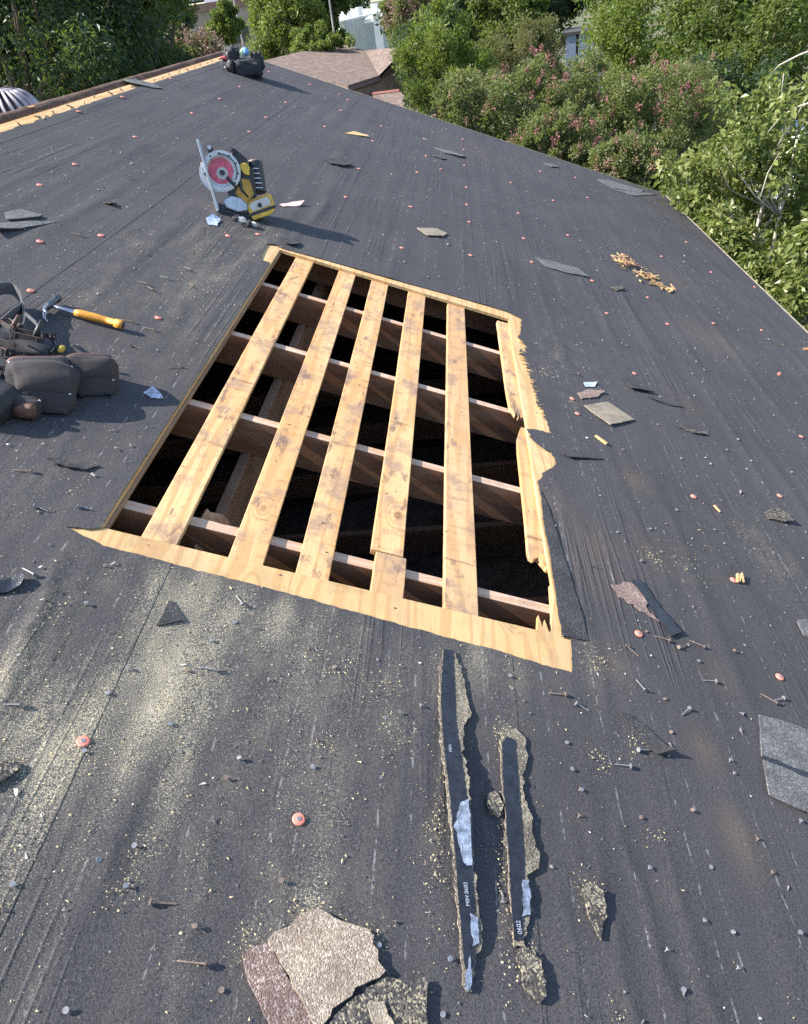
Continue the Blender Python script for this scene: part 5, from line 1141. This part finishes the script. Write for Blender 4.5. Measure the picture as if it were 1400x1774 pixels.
# turbine roof vent beyond the ridge
d = (22 - 700) * AX[0] + (200 - 887) * AX[1] + FOC * AX[2]; tt_ = -2.95 / d[0]; Pw = RM @ (d * tt_ + np.array([0, 0, CAM_H]))
vent = empty('turbine_vent', Matrix.Translation((Pw[0], Pw[1], Pw[2] - .22)), 'round metal turbine vent behind the ridge at far left', 'roof vent')
M['galv'] = plain('galvanised_vane', (.36, .33, .35), .45, metal=.35, var=.12, scale=12)
M['galv_dark'] = plain('dark_vent_core', (.05, .045, .06), .6)
R_ = .215; VM = WM[vent] @ Matrix.Translation((0, 0, .20))
for k in range(22):
    V = []; F = []; n = 10
    for i in range(n + 1):
        th = math.radians(26 + 118 * i / n); tw = .35 * (i / n) + 2 * math.pi * k / 22
        rr_ = R_ * math.sin(th) ** .85; z = R_ * .95 * math.cos(th)
        for e, bulge in ((-.085, .93), (.0, 1.0), (.085, 1.06)): V.append((rr_ * bulge * math.cos(tw + e), rr_ * bulge * math.sin(tw + e), z))
    F = [(i * 3 + j, i * 3 + j + 1, (i + 1) * 3 + j + 1, (i + 1) * 3 + j) for i in range(n) for j in range(2)]
    o = MB().add(V, F).build('vane', M['galv'], vent, VM, smooth=True)
    sm = o.modifiers.new('s', 'SOLIDIFY'); sm.thickness = .002
MB().tube([(0, 0, R_ * .95 * math.cos(math.radians(26)) + z) for z in (-.01, .006, .016)], [R_ * .50, R_ * .46, R_ * .12], 28).build('top_cap', M['galv'], vent, VM, smooth=True)
MB().blob((0, 0, 0), (R_ * .78, R_ * .78, R_ * .8), 20, 12).build('core', M['galv_dark'], vent, VM, smooth=True)
MB().cyl((0, 0, -.5), (0, 0, -.14), .15, .15, 24).build('neck', M['galv'], vent, VM)
mb = MB(); mb.tube([(-.10, -.02, .185), (.06, -.02, .212), (.17, -.02, .15), (.23, -.02, .03)], [.004] * 4, 6); mb.build('brace_rod', M['galv_dark'], vent, VM)
# ridge plywood: a yellow sliver and nail stubs
splinter('thin yellow wood sliver leaning on the ridge near the turbine vent', ((49, 199), (60, 192)), .012, .005, z=.03)

# ------------------------------------------------------------------ sawdust and grit, beyond counting
rg = np.random.RandomState(101)
def grains(name, n, cand, size, mat, dens, label, cat):
    v = rg.uniform(-2.1, 3.2, cand); u = rg.uniform(.3, 10, cand) if dens is None else rg.uniform(.3, 4.6, cand)
    if dens is not None:
        keep = rg.rand(cand) < dens(v, u) ** 1.6; v, u = v[keep], u[keep]
    P2 = np.stack([v, u], 1); out = ~inside(P2, felt_hole); v, u = v[out][:n], u[out][:n]; n = len(v)
    z = wrinkle(v, u) + .0022
    s = size * rg.lognormal(0, .45, n); d = rg.normal(0, 1, (n, 4, 3)); d /= np.linalg.norm(d, axis=2)[:, :, None]
    d[:, :, 2] *= .6
    st = rg.uniform(0, 6.28, n); ax = np.stack([np.cos(st), np.sin(st)], 1); k = rg.uniform(0, 1.4, n)
    pr = (d[:, :, 0] * ax[:, None, 0] + d[:, :, 1] * ax[:, None, 1]) * k[:, None]
    d[:, :, 0] += pr * ax[:, None, 0]; d[:, :, 1] += pr * ax[:, None, 1]
    V = d * s[:, None, None] + np.stack([v, u, z + s * .4], 1)[:, None, :]
    F = np.array([(0, 1, 2), (0, 3, 1), (1, 3, 2), (0, 2, 3)])[None] + (np.arange(n) * 4)[:, None, None]
    o = obj(name, mesh_np(name, V.reshape(-1, 3), F.reshape(-1, 3), mat), None, ROOF)
    return tag(o, label, cat, kind='stuff')
M['sawdust'] = plain('sawdust_grain', (.62, .51, .29), .8, var=.3, scale=90)
M['grit'] = plain('shingle_grit', (.20, .19, .185), .8, var=.7, scale=40)
M['pale_grit'] = plain('pale_grit', (.62, .60, .57), .7, var=.25, scale=40)
grains('sawdust', 26000, 200000, .0010, M['sawdust'], dustf, 'pale yellow sawdust strewn around the cut', 'sawdust')
grains('shingle_grit', 5000, 5600, .0030, M['grit'], None, 'dark shingle grit scattered over the felt', 'grit')
grains('pale_grit', 1700, 1900, .0022, M['pale_grit'], None, 'small pale flecks scattered over the felt', 'grit')
def heaps():
    """little clods of sawdust and granules"""
    V = []; F = []
    for (x, y, r, n) in [(580, 1157, .012, 60), (655, 1190, .02, 90), (690, 1270, .015, 70), (140, 1300, .015, 60), (560, 1290, .01, 40), (100, 1060, .014, 60), (1030, 1145, .02, 90), (1100, 1290, .014, 70), (1040, 1320, .012, 60), (870, 1275, .012, 70), (905, 1655, .015, 90), (1020, 1550, .014, 80), (540, 1590, .016, 80), (640, 1630, .012, 60), (430, 1640, .012, 60), (240, 1475, .01, 40), (200, 1550, .012, 50), (1135, 1450, .010, 40), (1130, 970, .02, 60), (1190, 985, .03, 80), (950, 645, .03, 80), (1065, 1774, .010, 40), (760, 1420, .01, 120), (752, 1540, .01, 120), (872, 1480, .008, 90), (880, 1590, .008, 90), (365, 400, .03, 40), (480, 410, .02, 40)]:
        c = px(x, y); L = .06 if n >= 90 and x < 900 and y > 1400 else r
        for k in range(n):
            q = c + np.array([rg.normal(0, r * 1.5), rg.normal(0, L * 1.6)]); s = rg.uniform(.0006, .0016); z = .003 + zfelt(*c) - .002 + abs(rg.normal(0, r * .25))
            b = len(V)
            for d in rg.normal(0, 1, (4, 3)): V.append((q[0] + d[0] * s, q[1] + d[1] * s, z + d[2] * s * .7))
            F += [(b, b + 1, b + 2), (b, b + 3, b + 1), (b + 1, b + 3, b + 2), (b, b + 2, b + 3)]
    return tag(obj('sawdust_clods', mesh_np('sawdust_clods', V, np.array(F), M['sawdust']), None, ROOF), 'small clods of sawdust by nails and scraps', 'sawdust', kind='stuff')
heaps()
